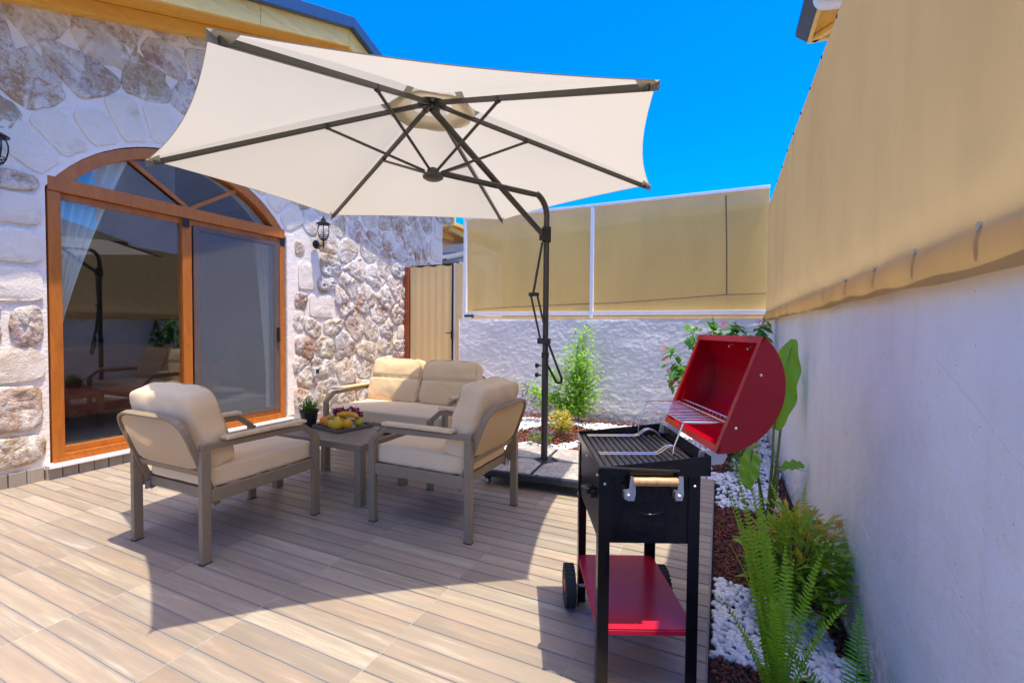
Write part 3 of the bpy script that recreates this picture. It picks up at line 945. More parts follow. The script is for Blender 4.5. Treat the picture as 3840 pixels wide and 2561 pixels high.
# ------------------------------------------------------------------ wall lamps
def lantern(loc, label):
    t = thing('wall_lantern', label, 'wall lamp', loc, 0, 'lanterns on the stone house')
    mb = MB().lathe([(.0, .0), (.05, .0), (.055, .008), (.045, .02), (.02, .03), (0, .032)], 20, (0, 0, 0), 'x')
    mb.tube([(.02, 0, 0), (.06, 0, -.02), (.13, 0, -.02)], .008)
    mb.tube([(.13, 0, -.055), (.13, 0, .03)], [.007, .011])
    mb.tube(fillet([(.02, 0, -.03), (.05, 0, -.065), (.09, 0, -.03)], .02), .004, 6)
    mb.obj('bracket', M['blackmetal'], t, smooth=True)
    c = (.13, 0, 0)
    MB().lathe([(.012, .03), (.03, .045), (.045, .06), (.03, .064)], 16, c).obj('cup', M['blackmetal'], t, smooth=True)
    cage = MB()
    for k in range(6):
        a = 2 * math.pi * k / 6 + .3
        pr = [(.045, .062), (.062, .10), (.072, .15), (.072, .19), (.058, .235)]
        cage.tube([(.13 + r * math.cos(a), r * math.sin(a), z) for r, z in pr], .0045, 6)
    for r, z in ((.050, .075), (.060, .10), (.062, .232)):
        cage.tube([(.13 + r * math.cos(2 * math.pi * k / 20), r * math.sin(2 * math.pi * k / 20), z) for k in range(21)], .004, 6, False)
    cage.obj('cage', M['blackmetal'], t, smooth=True)
    MB().lathe([(.040, .066), (.055, .10), (.063, .15), (.063, .19), (.05, .233)], 20, c).obj('glass', M['lampglass'], t, smooth=True, fix=False)
    MB().lathe([(.012, .07), (.014, .12), (.012, .15), (0, .155)], 12, c).obj('bulb', M['whitepaint'], t, smooth=True)
    MB().lathe([(.082, .234), (.084, .24), (.05, .262), (.028, .268), (.03, .285), (.022, .29), (.02, .305), (.008, .312), (.010, .325), (0, .335)], 20, c).obj('cap', M['blackmetal'], t, smooth=True)
lantern((XH + .03, 4.04, 2.155), 'black caged lantern on the stone wall right of the arched door')
lantern((XH + .03, 1.30, 2.155), 'black caged lantern cut by the frame, left of the arched door')

# ------------------------------------------------------------------ garden walls, fences, screens
def wall_grid(name, fn, nu, nv, mat, label):
    return None
def rw(u, v):
    y = -4.2 + (YB + 4.2) * u; z = -.14 + 1.48 * v
    return Vector((XR + (.010 * nz((y * 1.3, z * 1.1, 3.3)) + .004 * nz((y * 4, z * 3, 1.3)) + .0015 * nz((y * 14, z * 12, 7))) * (1 if v < .98 else .2) + .006, y, z))
mb = MB().grid(rw, 260, 60).bb((XR + .05, -4.2, -.14), (XR + .2, YB + .2, 1.338))
mb.add([(XR + .004, -4.2, 1.34), (XR + .2, -4.2, 1.34), (XR + .2, YB + .2, 1.34), (XR + .004, YB + .2, 1.34)], [(0, 1, 2, 3)])
gw = mb.obj('garden_wall', M['plaster'], smooth=True, angle=60, fix=False)
tag(gw, 'long smooth white plastered wall along the planting bed on the right', 'wall')
def bw(u, v):
    x = -3.475 + (XR - .002 + 3.475) * u; z = -.14 + 1.425 * v
    d = .008 * nz((x * 1.6, z * 3.5, .4)) + .0015 * nz((x * 5, z * 9, 2.2)) + .003 * nz((x * 10, z * 21, 5.2)) + .003 * nz((x * 23, z * 44, 7.2)) + .0035 * nz((x * 55, z * 60, 7.2))
    return Vector((x, YB - d * (1 if v < .985 else .3), z))
mb = MB().grid(bw, 300, 110)
mb.bb((-3.475, YB + .04, -.14), (XR - .002, YB + .19, 1.284))
mb.add([(-3.475, YB - .0, 1.285), (XR - .002, YB - .0, 1.285), (XR - .002, YB + .19, 1.285), (-3.475, YB + .19, 1.285)], [(0, 1, 2, 3)])
mb.add([(-3.4752, YB - .01, -.14), (-3.4752, YB - .01, 1.285), (-3.4752, YB + .19, 1.285), (-3.4752, YB + .19, -.14)], [(0, 1, 2, 3)])
bwall = mb.obj('garden_wall', M['rough_plaster'], smooth=True, angle=50, fix=False)
tag(bwall, 'low rough plastered wall at the back behind the umbrella pole', 'wall')

fence = thing('fence_panel', 'white metal fence with sand mesh cloth on top of the rough back wall', 'fence', (-1.5, YB + .06, 1.29))
FO = Vector((-1.5, YB + .06, 1.29))
def fbb(mb, x0, x1, y0, y1, z0, z1):
    mb.bb((x0 - FO.x, y0, z0 - FO.z), (x1 - FO.x, y1, z1 - FO.z))
for x in (-3.41, -1.52):
    mb = MB(); fbb(mb, x - .022, x + .022, -.025, .03, 1.30, 2.72); mb.obj('post', M['whitepaint'], fence, bevel=.003)
mb = MB(); fbb(mb, -3.38, .47, -.022, .022, 1.335, 1.385); mb.obj('rail', M['whitepaint'], fence, bevel=.003)
mb = MB(); fbb(mb, -3.44, .47, -.025, .025, 2.722, 2.757); mb.obj('rail', M['whitepaint'], fence, bevel=.003)
def bc(x0, x1):
    def f(u, v):
        x = x0 + (x1 - x0) * u; z = 1.33 + 1.40 * v
        return Vector((x - FO.x, .036 + .006 * nz((x * 2, z * 2, 1)), z - FO.z))
    return f
MB().grid(bc(-3.40, .47), 60, 24).obj('mesh_cloth', M['backcloth'], fence, smooth=True, angle=180, fix=False)
sm = MB()
pts = [(-3.30, 1.42), (-2.6, 1.455), (-1.9, 1.475), (-1.2, 1.49), (-.5, 1.53), (.06, 1.565)]
sm.tube([(x - FO.x, .030, z - FO.z) for x, z in pts], .006, 6)
sm.tube([(.06 - FO.x, .030, 1.565 - FO.z), (.05 - FO.x, .03, 2.1 - FO.z), (.03 - FO.x, .03, 2.70 - FO.z)], .007, 6)
sm.tube([(.06 - FO.x, .030, 1.565 - FO.z), (.46 - FO.x, .03, 1.57 - FO.z)], .006, 6)
sm.obj('cloth_seam', M['seam'], fence)
hem = MB(); fbb(hem, -3.3, .46, -.02, .03, 1.292, 1.318); hem.obj('cloth_hem', M['gatecloth'], fence, bevel=.004)
mb = MB(); fbb(mb, -3.40, -3.25, -.05, -.024, 1.315, 1.345); mb.obj('latch', M['blackmetal'], fence, bevel=.003)

# tall privacy screen along the right wall
scr = thing('privacy_screen', 'tall sand coloured mesh cloth screen fixed above the right white wall', 'screen', (XR, 2.5, 1.3))
def ztop(y):
    if y > 4.2:
        return 2.60 - (y - 4.2) * .06
    return 2.60
bolts_y = [-.8, -.45, -.1, .22, .54, .86, 1.17, 1.49, 1.83, 2.2, 2.6, 3.02, 3.46, 3.92, 4.4, 4.9, 5.35]
def sf(u, v):
    y = -4.1 + (YB - .03 + 4.1) * u
    zb = 1.262 + .012 * nz((y * 2.1, 3, 0))
    z = zb + (ztop(y) - zb) * v
    hz = z - 1.355
    x = -.022
    bulge = 0
    if hz < .03:
        t = min(1, max(0, (.03 - hz) / .12))
        bulge = .013 * math.sin(t * math.pi * .9)
    dm = sum(math.exp(-((y - b) / .05) ** 2 - (hz / .045) ** 2) for b in bolts_y)
    fold = .003 * math.sin(y * 17 + 3 * nz((y, z * 2, 4))) * math.exp(-((hz + .0) / .12) ** 2)
    sag = -.010 * nz((y * .8, z * .9, 8)) - .006 * math.exp(-((hz - .09) / .07) ** 2) * (.5 + .5 * math.sin(y * 17.0))
    return Vector((x - bulge + dm * .004 - fold + sag, y - 2.5, z - 1.3))
MB().grid(sf, 420, 44).obj('mesh_cloth', M['sandcloth'], scr, smooth=True, angle=180, fix=False)
for b in bolts_y:
    MB().lathe([(.0, .006), (.0055, .005), (.0085, .0), (.0085, -.012)], 10, (-.022, b - 2.5, .055), 'x').obj('bolt', M['zinc'], scr, smooth=True)
for y in np.arange(.5, 5.7, .34):
    MB().box((-.02, y - 2.5, ztop(y) - 1.3 - .006), (.012, .010, .012)).obj('top_clip', M['blackmetal'], scr)
MB().bb((-.012, -6.5, .015), (.0, YB - .04 - 2.5, .05)).obj('sun_stop_strip', M['gatecloth'], scr)  # added strip hidden behind the cloth, blocks sun leaking down the wall
MB().grid(lambda u, v: Vector((-.02 - .05 * v + .03 * math.sin(u * 3), YB - .05 - 2.5 - .05 * v * (1 - u), .03 - .11 * v + .05 * u)), 8, 8).obj('cloth_corner', M['sandcloth'], scr, smooth=True, angle=180, fix=False)

# gate between the house and the back wall
gate = thing('garden_gate', 'narrow gate covered in sand cloth beside a red brown post', 'gate', (-4.05, 5.80, 0))
MB().bb((-.49, -.05, 0), (-.385, .05, 2.10)).obj('post', M['redwood'], gate, bevel=.006)
gf = MB()
for x in (-.36, .40):
    gf.bb((x - .014, -.015, .06), (x + .014, .015, 2.11))
gf.bb((-.345, -.014, 2.085), (.385, .014, 2.112)).bb((-.345, -.014, .06), (.385, .014, .09))
gf.obj('gate_frame', M['blackmetal'], gate)
def gc(u, v):
    x = -.365 + .76 * u; z = .09 + 2.0 * v
    return Vector((x, -.022 - .004 * math.cos(u * 6 * 2 * math.pi) + .006 * nz((x * 4, z * 2, 1)) * 1, z + (.012 * math.sin(u * 19) if v > .99 else 0)))
MB().grid(gc, 48, 30).obj('cloth_cover', M['gatecloth'], gate, smooth=True, angle=180, fix=False)
sm = MB()
for k in range(1, 6):
    x = -.365 + .76 * k / 6
    sm.tube([(x, -.028, .1), (x + .004, -.029, 1.0), (x, -.028, 2.05)], .003, 5)
sm.obj('cloth_seam', M['gatecloth'], gate)
MB().bb((.418, -.01, .05), (.442, .03, 2.12)).obj('gate_jamb', M['whitepaint'], gate, bevel=.002)
MB().grid(lambda u, v: Vector((.448 + .13 * u, -.02 + .01 * math.sin(u * 9 + v * 4), .05 + 2.06 * v)), 8, 16).obj('side_cloth', M['gatecloth'], gate, smooth=True, angle=180, fix=False)
gl = MB(); gl.box((.41, -.035, 1.05), (.03, .03, .12)); gl.tube([(.41, -.05, 1.08), (.41, -.08, 1.08), (.33, -.08, 1.08)], .007, 8); gl.obj('gate_latch', M['blackmetal'], gate)

# ------------------------------------------------------------------ neighbours
n1 = thing('neighbour_roof', 'house corner with pine eave and white downpipe above the right screen', 'house', (1.35, 9.0, -.575))
n1.scale = (1.5, 1.5, 1.5)
ze = 4.37
# eave runs along y, far end at y=0 (local)
MB().add([(-.09, 0, ze - .02), (-.20, 0, ze + .07), (-.20, 0, ze + .12), (2.5, 0, ze + 1.2), (2.5, 0, ze + 1.1), (-.09, 0, ze + .03),
          (-.09, -1.9, ze - .02), (-.20, -1.9, ze + .07), (-.20, -1.9, ze + .12), (2.5, -1.9, ze + 1.2), (2.5, -1.9, ze + 1.1), (-.09, -1.9, ze + .03)],
         [(0, 1, 2, 3, 4, 5), (11, 10, 9, 8, 7, 6), (0, 6, 7, 1), (1, 7, 8, 2), (2, 8, 9, 3), (3, 9, 10, 4), (4, 10, 11, 5), (5, 11, 6, 0)]).obj('roof', M['darkroof'], n1)
MB().bb((-.088, -1.9, ze - .04), (-.05, -.002, ze + .02)).obj('fascia', M['pine'], n1, bevel=.004)
MB().bb((-.05, -1.9, ze + .0), (1.0, -.03, ze + .02)).obj('soffit', M['pine_shaded'], n1)
for y in (-.03, -.75, -1.5):
    MB().bar((-.05, y - .03, ze - .03), (.9, y - .03, ze - .03), .05, .06).obj('rafter', M['pine'], n1)
MB().bar((-.04, -.06, ze - .035), (.85, -.95, ze - .035), .06, .05).obj('rafter', M['pine'], n1)
dp = fillet([(-.10, -.70, ze + .4), (-.10, -.70, ze - .06), (.05, -.72, ze - .10), (.62, -.75, ze - .12)], .09)
MB().tube(dp, .045, 12).obj('downpipe', M['whitepaint'], n1, smooth=True)
MB().bb((.62, -1.8, -.1), (3, -.1, ze + .0)).obj('wall', M['whitewall'], n1)

n2 = thing('neighbour_house', 'far white house with pine rafters seen between house corner and fence', 'house', (-6.2, 10.2, 0))
MB().bb((-1.4, 0, -.1), (.35, 4, 3.35)).obj('wall', M['whitewall'], n2)
MB().bb((-1.6, -.8, 3.62), (.35, 4.2, 3.70)).obj('soffit', M['pine_shaded'], n2)
for k in range(4):
    x = -1.3 + k * .5
    MB().bar((x, -.8, 3.57), (x, .1, 3.50), .07, .10).obj('rafter', M['pine'], n2)
MB().bb((-1.6, -.85, 3.62), (.35, -.8, 3.85)).obj('fascia', M['pine'], n2)
n3 = thing('low_outbuilding', 'low grey outbuilding with ridged grey tile roof beyond the gate', 'shed', (-5.6, 8.6, 0))
MB().bb((-.38, 0, -.1), (.35, 1.2, 2.62)).obj('wall', M['greywall'], n3)
MB().bb((-1.2, .2, -.1), (-.39, 1.2, 2.5)).obj('lower_wall', M['darkroof'], n3)
rf = MB()
for k in range(13):
    x = -1.2 + k * .105
    rf.bar((x, -.12, 2.66), (x + .25, 1.25, 3.05), .085, .045)
rf.obj('tile_ridge', M['rooftile'], n3)
MB().add([(-1.25, -.12, 2.62), (.35, -.12, 2.62), (.45, 1.25, 3.02), (-1.1, 1.25, 3.02)], [(0, 1, 2, 3)]).obj('roof', M['darkroof'], n3)
n4 = MB().prism([(-7.2, -.1), (5.0, -.1), (5.0, 4.27), (-7.2, 3.64)], lambda a, b, h: Vector((a, h, b)), 12.0, 12.2).obj('boundary_wall', M['tanwall'])
tag(n4, 'tan wall dimly visible through the mesh cloth of the back fence', 'wall')
n5 = MB().bb((-9.0, 16.5, -.1), (12.0, 19.0, 5.9)).obj('white_building', M['whitewall'])
n5.location.z = -.6
tag(n5, 'pale building beyond, showing faintly through the top of the back cloth', 'building')

# ------------------------------------------------------------------ cantilever umbrella
UC = Vector((-1.627, 2.336, 0)); PP = Vector((-1.255, 3.36, 0))
umb = thing('cantilever_umbrella', 'big cream cantilever parasol with dark curved pole on a granite wheeled base', 'parasol', PP)
UL = lambda p: Vector(p) - PP
hub = Vector((-1.627, 2.336, 2.535))
tips = []
for i in range(6):
    a = 4.869 - i * math.pi / 3
    dx, dy = 1.492 * math.cos(a), 1.492 * math.sin(a)
    tips.append(Vector((UC.x + dx, UC.y + dy, 2.066 + .015 * dx + .047 * dy)))
apex = hub + Vector((0, 0, .045))
def canopy_pt(i, u, v, lift=.03):
    """panel i, u along edge 0..1, v from hub 0..1 edge"""
    A = tips[i] + Vector((0, 0, lift)); B = tips[(i + 1) % 6] + Vector((0, 0, lift))
    e = A.lerp(B, u)
    c = (UC + Vector((0, 0, e.z)))
    inn = 4 * u * (1 - u)
    e = e + (c - e) * (.038 * inn) + Vector((0, 0, -.0)) 
    p = apex.lerp(e, v)
    p.z -= .035 * inn * math.sin(math.pi * min(1, v)) * 1.0
    p.z += .012 * math.sin(math.pi * v)
    return p
for i in range(6):
    MB().grid(lambda u, v: UL(canopy_pt(i, u, .150 + .85 * v)), 22, 22).obj('canopy_panel', M['canopy'], umb, smooth=True, angle=180, fix=False)
    eb = MB(); top_ = [canopy_pt(i, k / 24, 1.0) for k in range(25)]
    vs = [UL(p) + Vector((0, 0, .002)) for p in top_] + [UL(p) + Vector((0, 0, -.003)) - (p - apex).normalized() * .001 for p in top_]
    eb.add(vs, [(k, k + 1, k + 26, k + 25) for k in range(24)]); eb.obj('edge_binding', M['canopy'], umb, fix=False)
# wind vent cap above the hub
vt = MB()
for i in range(6):
    vt.grid(lambda u, v: UL(Vector((0, 0, .018)) + apex.lerp(canopy_pt(i, u, .20), v) + Vector((0, 0, .05 * (1 - v)))), 6, 6)
vt.obj('vent_cap', M['canopy'], umb, smooth=True, angle=180, fix=False)
vl = MB()
for k in range(8):
    a0 = 2 * math.pi * k / 8
    def f(u, v, a0=a0):
        a = a0 + u * 2 * math.pi / 8
        r = .125 + .115 * v
        rr = r * (1 + .10 * math.sin(math.pi * u) * v)
        return UL(Vector((UC.x + rr * math.cos(a), UC.y + rr * math.sin(a), hub.z + .012 - (r) * .30 - .012)))
    vl.grid(f, 8, 3)
vl.obj('vent_valance', M['valance'], umb, smooth=True, angle=180, fix=False)
low = Vector((-1.623, 2.345, 2.09))
for i in range(6):
    d = (tips[i] - hub).normalized()
    rb = MB().bar(UL(hub + d * .05 + Vector((0, 0, -.012))), UL(tips[i] - d * .03 + Vector((0, 0, .005))), .02, .026).obj('rib', M['gunmetal'], umb, bevel=.003)
    att = hub.lerp(tips[i], .40) + Vector((0, 0, -.022))
    h = Vector((d.x, d.y, 0)).normalized()
    MB().tube([UL(low + h * .05 + Vector((0, 0, .02))), UL(att)], .0085, 8).obj('strut', M['gunmetal'], umb, smooth=True)
    jt = MB().box(UL(att + Vector((0, 0, .01))), (.026, .026, .032), Matrix.Rotation(math.atan2(d.y, d.x), 3, 'Z')); jt.obj('rib_joint', M['blackmetal'], umb, bevel=.003)
    # corner pocket of cloth
    t = tips[i] + Vector((0, 0, .022))
    pk = MB()
    s = Vector((-h.y, h.x, 0))
    pk.add([UL(t + h * .012 + Vector((0, 0, .004))), UL(t - d * .075 + s * .042), UL(t - d * .075 - s * .042), UL(t - d * .065 + Vector((0, 0, -.034))), UL(t + h * .01 + Vector((0, 0, -.035)))], [(0, 1, 3, 4), (0, 4, 3, 2)])
    pk.obj('corner_pocket', M['canopy'], umb)
hb = MB().lathe([(.0, -.055), (.03, -.055), (.034, -.03), (.055, -.028), (.058, .012), (.03, .02), (0, .025)], 18, UL(hub)).obj('hub', M['gunmetal'], umb, smooth=True)
hb2 = MB()
for i in range(6):
    d = (tips[i] - hub).normalized(); hb2.bar(UL(hub + d * .035), UL(hub + d * .085 - Vector((0, 0, .004))), .036, .04)
hb2.obj('hub_socket', M['blackmetal'], hb, bevel=.004)
hb.parent = umb
lh = MB().lathe([(0, -.032), (.045, -.03), (.062, -.02), (.064, -.008), (.04, 0), (.036, .03), (.024, .04), (0, .042)], 22, UL(low)).obj('lower_hub', M['gunmetal'], umb, smooth=True)
# mast: straight pole, bend, then arm to the lower hub
dirp = (UC - PP).normalized()
def mp_(t, z):
    return Vector((dirp.x * t, dirp.y * t, z))
MB().tube([(0, 0, .11), (0, 0, .93)], .0265, 20).obj('lower_pole', M['gunmetal'], umb, smooth=True)
MB().tube([(0, 0, .925), (0, 0, .965)], .030, 20).obj('collar', M['blackmetal'], umb, smooth=True)
pole = [(0, 0, .94), (0, 0, 1.5), (0, 0, 2.03)] + [mp_(.155 - .155 * math.cos(a), 2.03 + .155 * math.sin(a)) for a in np.linspace(.15, 1.32, 10)]
MB().tube(pole, .0230, 20).obj('upper_pole', M['gunmetal'], umb, smooth=True)
s = Vector((-dirp.y, dirp.x, 0))
for k in (-1, 1):
    MB().tube([mp_(.115, 2.175) + s * .026 * k, mp_(1.02, 2.115) + s * .022 * k], .0115, 10).obj('arm_bar', M['gunmetal'], umb, smooth=True)
MB().tube([mp_(.03, 1.875), UL(hub + Vector((0, 0, -.05)))], .0215, 14).obj('lift_arm', M['gunmetal'], umb, smooth=True)
MB().tube([(0, 0, 1.83), (0, 0, 1.95)], .036, 18).box(mp_(.035, 1.885), (.05, .05, .09), Matrix.Rotation(math.atan2(dirp.y, dirp.x), 3, 'Z')).obj('sliding_clamp', M['blackmetal'], umb, bevel=.003)
ax = Vector((-.8, -.6, 0)).normalized() * .1
lv = MB().tube([mp_(.05, 1.82), Vector((-.085, -.06, 1.42))], .010, 10)
lv.obj('lift_rod', M['gunmetal'], umb, smooth=True)
for k, (a, b) in enumerate(((Vector((-.105, -.06, 1.42)), Vector((-.02, -.05, 1.05))), (Vector((-.055, -.05, 1.42)), Vector((.03, -.045, 1.08))))):
    MB().tube([a, b], .0085, 8).obj('lift_lever', M['gunmetal'], umb, smooth=True)
MB().box((-.08, -.055, 1.42), (.075, .045, .03)).obj('lever_joint', M['blackmetal'], umb, bevel=.005)
MB().box((.0, -.03, 1.055), (.10, .05, .045)).obj('lever_bracket', M['blackmetal'], umb, bevel=.005)
lp = fillet([(.035, -.05, 1.06), (.155, -.05, .77), (.15, -.05, .735), (.115, -.05, .735), (.02, -.05, .90), (.03, -.05, 1.0)], .045, 6)
MB().tube(lp, .0095, 10).obj('handle_loop', M['blackmetal'], umb, smooth=True)
for z in (.86, .785):
    kb = MB().tube([(-.03, -.01, z), (-.055, -.02, z)], .006, 8); kb.lathe([(0, -.01), (.018, -.01), (.02, 0), (.018, .01), (0, .01)], 10, (-.062, -.02, z), 'x')
    kb.obj('clamp_knob', M['blackmetal'], umb, smooth=True)
# base
ba = R(4)
Rb = Matrix.Rotation(ba, 3, 'Z')
bo = Vector((.03, -.035, 0))
HB = .385
MB().box(bo + Vector((0, 0, .088)), (HB * 2, HB * 2, .044), Rb).obj('base_tray', M['basemetal'], umb, bevel=.006)
gm = MB()
joints = []
for sx_, sy_ in ((0, 0), (1, 0), (0, 1), (1, 1)):
    # four granite segments separated by the metal cross
    x0 = -HB + .012 if sx_ == 0 else .014; x1 = -.014 if sx_ == 0 else HB - .012
    y0 = -HB + .012 if sy_ == 0 else .014; y1 = -.014 if sy_ == 0 else HB - .012
    cx = -.11 if sx_ == 0 else .11; cy = -.11 if sy_ == 0 else .11
    poly = [(x0, y0), (x1, y0), (x1, y1), (x0, y1)]
    cor = (1 if sx_ == 0 else 0) + (2 if sy_ == 0 else 0)
    ci = {(0, 0): 2, (1, 0): 3, (1, 1): 0, (0, 1): 1}[(sx_, sy_)]
    P = poly[ci]
    prev = poly[ci - 1]; nxt = poly[(ci + 1) % 4]
    def tow(a, b, d):
        L = math.hypot(b[0] - a[0], b[1] - a[1]); return (a[0] + (b[0] - a[0]) * d / L, a[1] + (b[1] - a[1]) * d / L)
    poly = poly[:ci] + [tow(P, prev, .09), tow(P, nxt, .09)] + poly[ci + 1:]
    o = MB().prism(poly, lambda a, b, h: bo + Rb @ Vector((a, b, h)), .1105, .122).obj('base_slab', M['granite'], umb, bevel=.002)
for sx_ in (-1, 1):
    for sy_ in (-1, 1):
        c = bo + Rb @ Vector((sx_ * (HB - .04), sy_ * (HB - .04), 0))
        cs = MB().lathe([(0, -.011), (.024, -.011), (.027, 0), (.024, .011), (0, .011)], 14, c + Vector((0, 0, .027)), 'x')
        o = cs.obj('caster', M['zinc'], umb, smooth=True)
        MB().bb(c + Vector((-.018, -.015, .04)), c + Vector((.018, .015, .066))).obj('caster_fork', M['blackmetal'], o)

# ------------------------------------------------------------------ garden furniture
def cushion(w, d, h, n=18, e=6, puff=.4, crease=None, wr=.006, seed=0):
    """pillow, local axes x (width) y (depth) z (height); returns MB centred"""
    mb = MB(); idx = {}; vs = []; fs = []
    def vid(p):
        k = tuple(round(c, 5) for c in p)
        if k not in idx:
            idx[k] = len(vs)
            x, y, z = p
            nr = (abs(x) ** e + abs(y) ** e + abs(z) ** e) ** (1 / e)
            q = Vector((x, y, z)) / nr
            b = (1 - puff) + puff * (1 - abs(q.x) ** 3.0) * (1 - abs(q.z) ** 3.0)
            yy = q.y * b
            if crease is not None:
                yy -= (1 if q.y > 0 else -1) * .16 * math.exp(-((q.z - crease) / .05) ** 2) * (abs(q.y) > .3)
            P = Vector((q.x * w / 2, yy * d / 2, q.z * h / 2))
            P += P.normalized() * wr * (nz((P.x * 11 + seed, P.y * 11, P.z * 11)) + .5 * nz((P.x * 25, P.y * 25 + seed, P.z * 25)))
            vs.append(P)
        return idx[k]
    for axis in range(3):
        for sgn in (-1, 1):
            for i in range(n):
                for j in range(n):
                    q = []
                    for a, b in ((0, 0), (1, 0), (1, 1), (0, 1)):
                        p = [0, 0, 0]
                        p[axis] = sgn
                        p[(axis + 1) % 3] = -1 + 2 * (i + a) / n
                        p[(axis + 2) % 3] = -1 + 2 * (j + b) / n
                        q.append(vid(p))
                    fs.append(q if sgn > 0 else q[::-1])
    return mb.add(vs, fs)

def transform(mb, mat):
    mb.v = [tuple(mat @ Vector(p)) for p in mb.v]; return mb

def cushion_seam(w, d, h, y_off, n=40):
    pts = []
    for k in range(n + 1):
        a = 2 * math.pi * k / n
        c, s_ = math.cos(a), math.sin(a)
        nr = (abs(c) ** 6 + abs(s_) ** 6) ** (1 / 6)
        pts.append((c / nr * w / 2 * .965, y_off, s_ / nr * h / 2 * .965))
    return pts

def seating(name, label, cat, W_, n_back, loc, rz, group=None):
    """front faces +y local; origin on floor centre"""
    t = thing(name, label, cat, loc, rz, group)
    D_ = .70
    tw, td = .030, .045
    hw = W_ / 2
    for sgn in (-1, 1):
        x = sgn * (hw - tw / 2)
        # front leg bends back into the arm rail, rear leg closes it
        MB().bb((x - tw / 2, D_ / 2 - td, 0), (x + tw / 2, D_ / 2, .492)).obj('leg', M['frame'], t, bevel=.003)
        pts = [(x, D_ / 2 - td / 2, .47), (x, D_ / 2 - td / 2 - .006, .492), (x, D_ / 2 - td / 2 - .085, .556), (x, -D_ / 2 + .004, .566)]
        MB().rtube(pts, .030, tw - .002, (1, 0, 0)).obj('arm_rail', M['frame'], t, bevel=.003)
        MB().bb((x - tw / 2, -D_ / 2, 0), (x + tw / 2, -D_ / 2 + td, .5515)).obj('leg', M['frame'], t, bevel=.003)
        for y in (D_ / 2 - td / 2, -D_ / 2 + td / 2):
            MB().bb((x - tw / 2 - .001, y - td / 2 - .001, 0.0), (x + tw / 2 + .001, y + td / 2 + .001, .006)).obj('foot_cap', M['blackmetal'], t)
        MB().bb((x - .028, -D_ / 2 + .115, .583), (x + .028, D_ / 2 - .105, .602)).obj('armrest', M['slat'], t, bevel=.006, seg=3)
        MB().bb((x - tw / 2 + .003, -D_ / 2 + td + .001, .290), (x + tw / 2 - .003, D_ / 2 - td - .001, .352)).obj('side_rail', M['frame'], t, bevel=.003)
        # reclining side bar of the back frame foot
    MB().bb((-hw + tw + .001, D_ / 2 - td, .295), (hw - tw - .001, D_ / 2 - td + .03, .352)).obj('front_rail', M['frame'], t, bevel=.003)
    MB().bb((-hw + tw + .001, -D_ / 2 + .075, .285), (hw - tw - .001, -D_ / 2 + .105, .335)).obj('rear_rail', M['frame'], t, bevel=.003)
    for k in range(5):
        y = -D_ / 2 + .13 + k * .12
        MB().bb((-hw + tw + .001, y, .330), (hw - tw - .001, y + .03, .342)).obj('seat_slat', M['frame'], t)
    # back frame: inverted U, leaning back
    bw_ = hw - .034
    def bp(x, s_):
        return Vector((x, -D_ / 2 + .094 - s_ * .169, .265 + s_ * .45))
    def bframe(x0, x1):
        pts = fillet([bp(x0, 0), bp(x0, 1.0), bp(x1, 1.0), bp(x1, 0)], .115, 6)
        nn = (bp(0, 1) - bp(0, 0)).normalized(); nrm = Vector((0, nn.z, -nn.y))
        o = MB().rtube(pts, .013, .032, nrm).obj('back_frame', M['frame'], t, bevel=.002)
        MB().bar(bp(x0 + .01, .37), bp(x1 - .01, .37), .032, .014, nrm).obj('cross_bar', M['frame'], o, bevel=.002)
        def pf(u, v):
            s_ = .40 + .575 * v
            hwid = (x1 - x0) / 2 - .02
            sh = .09 if v > .78 else 0
            cut = 0
            if v > .80:
                cut = .10 * (1 - math.sqrt(max(0, 1 - ((v - .80) / .20) ** 2)))
            if v < .16:
                cut = max(cut, .10 * (1 - math.sqrt(max(0, 1 - ((.16 - v) / .16) ** 2))))
            x = (x0 + x1) / 2 + (2 * u - 1) * (hwid - cut)
            return bp(x, s_) + nrm * (-.004 + .02 * (1 - (2 * u - 1) ** 2) * math.sin(math.pi * v) * -1)
        MB().grid(pf, 16, 24).obj('back_panel', M['slingcloth'], t, smooth=True, angle=180, fix=False)
    if n_back == 1:
        bframe(-bw_, bw_)
    else:
        bframe(-bw_, -.02); bframe(.02, bw_)
    # cushions
    sw = W_ - 2 * tw - .012
    c = cushion(sw, .116, D_ - .075, 20, 14, .10, None, .004, 3)
    transform(c, Matrix.Translation((0, .026, .398)) @ Matrix.Rotation(R(90), 4, 'X'))
    sc_ = c.obj('seat_cushion', M['cushion'], t, smooth=True, angle=180)
    tilt = R(28.5)
    bwid = (sw - .01) / n_back
    for k in range(n_back):
        xc = 0 if n_back == 1 else (-bwid / 2 - .004 if k == 0 else bwid / 2 + .004)
        c = cushion(bwid - .006, .205, .43, 22, 8, .30, .08 if n_back == 2 else None, .011, 5 + k * 9)
        mt = Matrix.Translation((xc, -D_ / 2 + .087, .632)) @ Matrix.Rotation(tilt * .62, 4, 'X')
        transform(c, mt)
        bc_ = c.obj('back_cushion', M['cushion'], t, smooth=True, angle=180)
        pm_ = MB().tube([mt @ Vector(p) for p in cushion_seam(bwid - .006, .205, .43, .066)], .0028, 5, False)
        pm_.obj('piping', M['piping'], bc_)
    for sgn in (-1, 1):
        MB().box((sgn * (hw - tw - .012), -D_ / 2 + td + .015, .29), (.012, .02, .04)).obj('hinge_plate', M['zinc'], t)
    return t

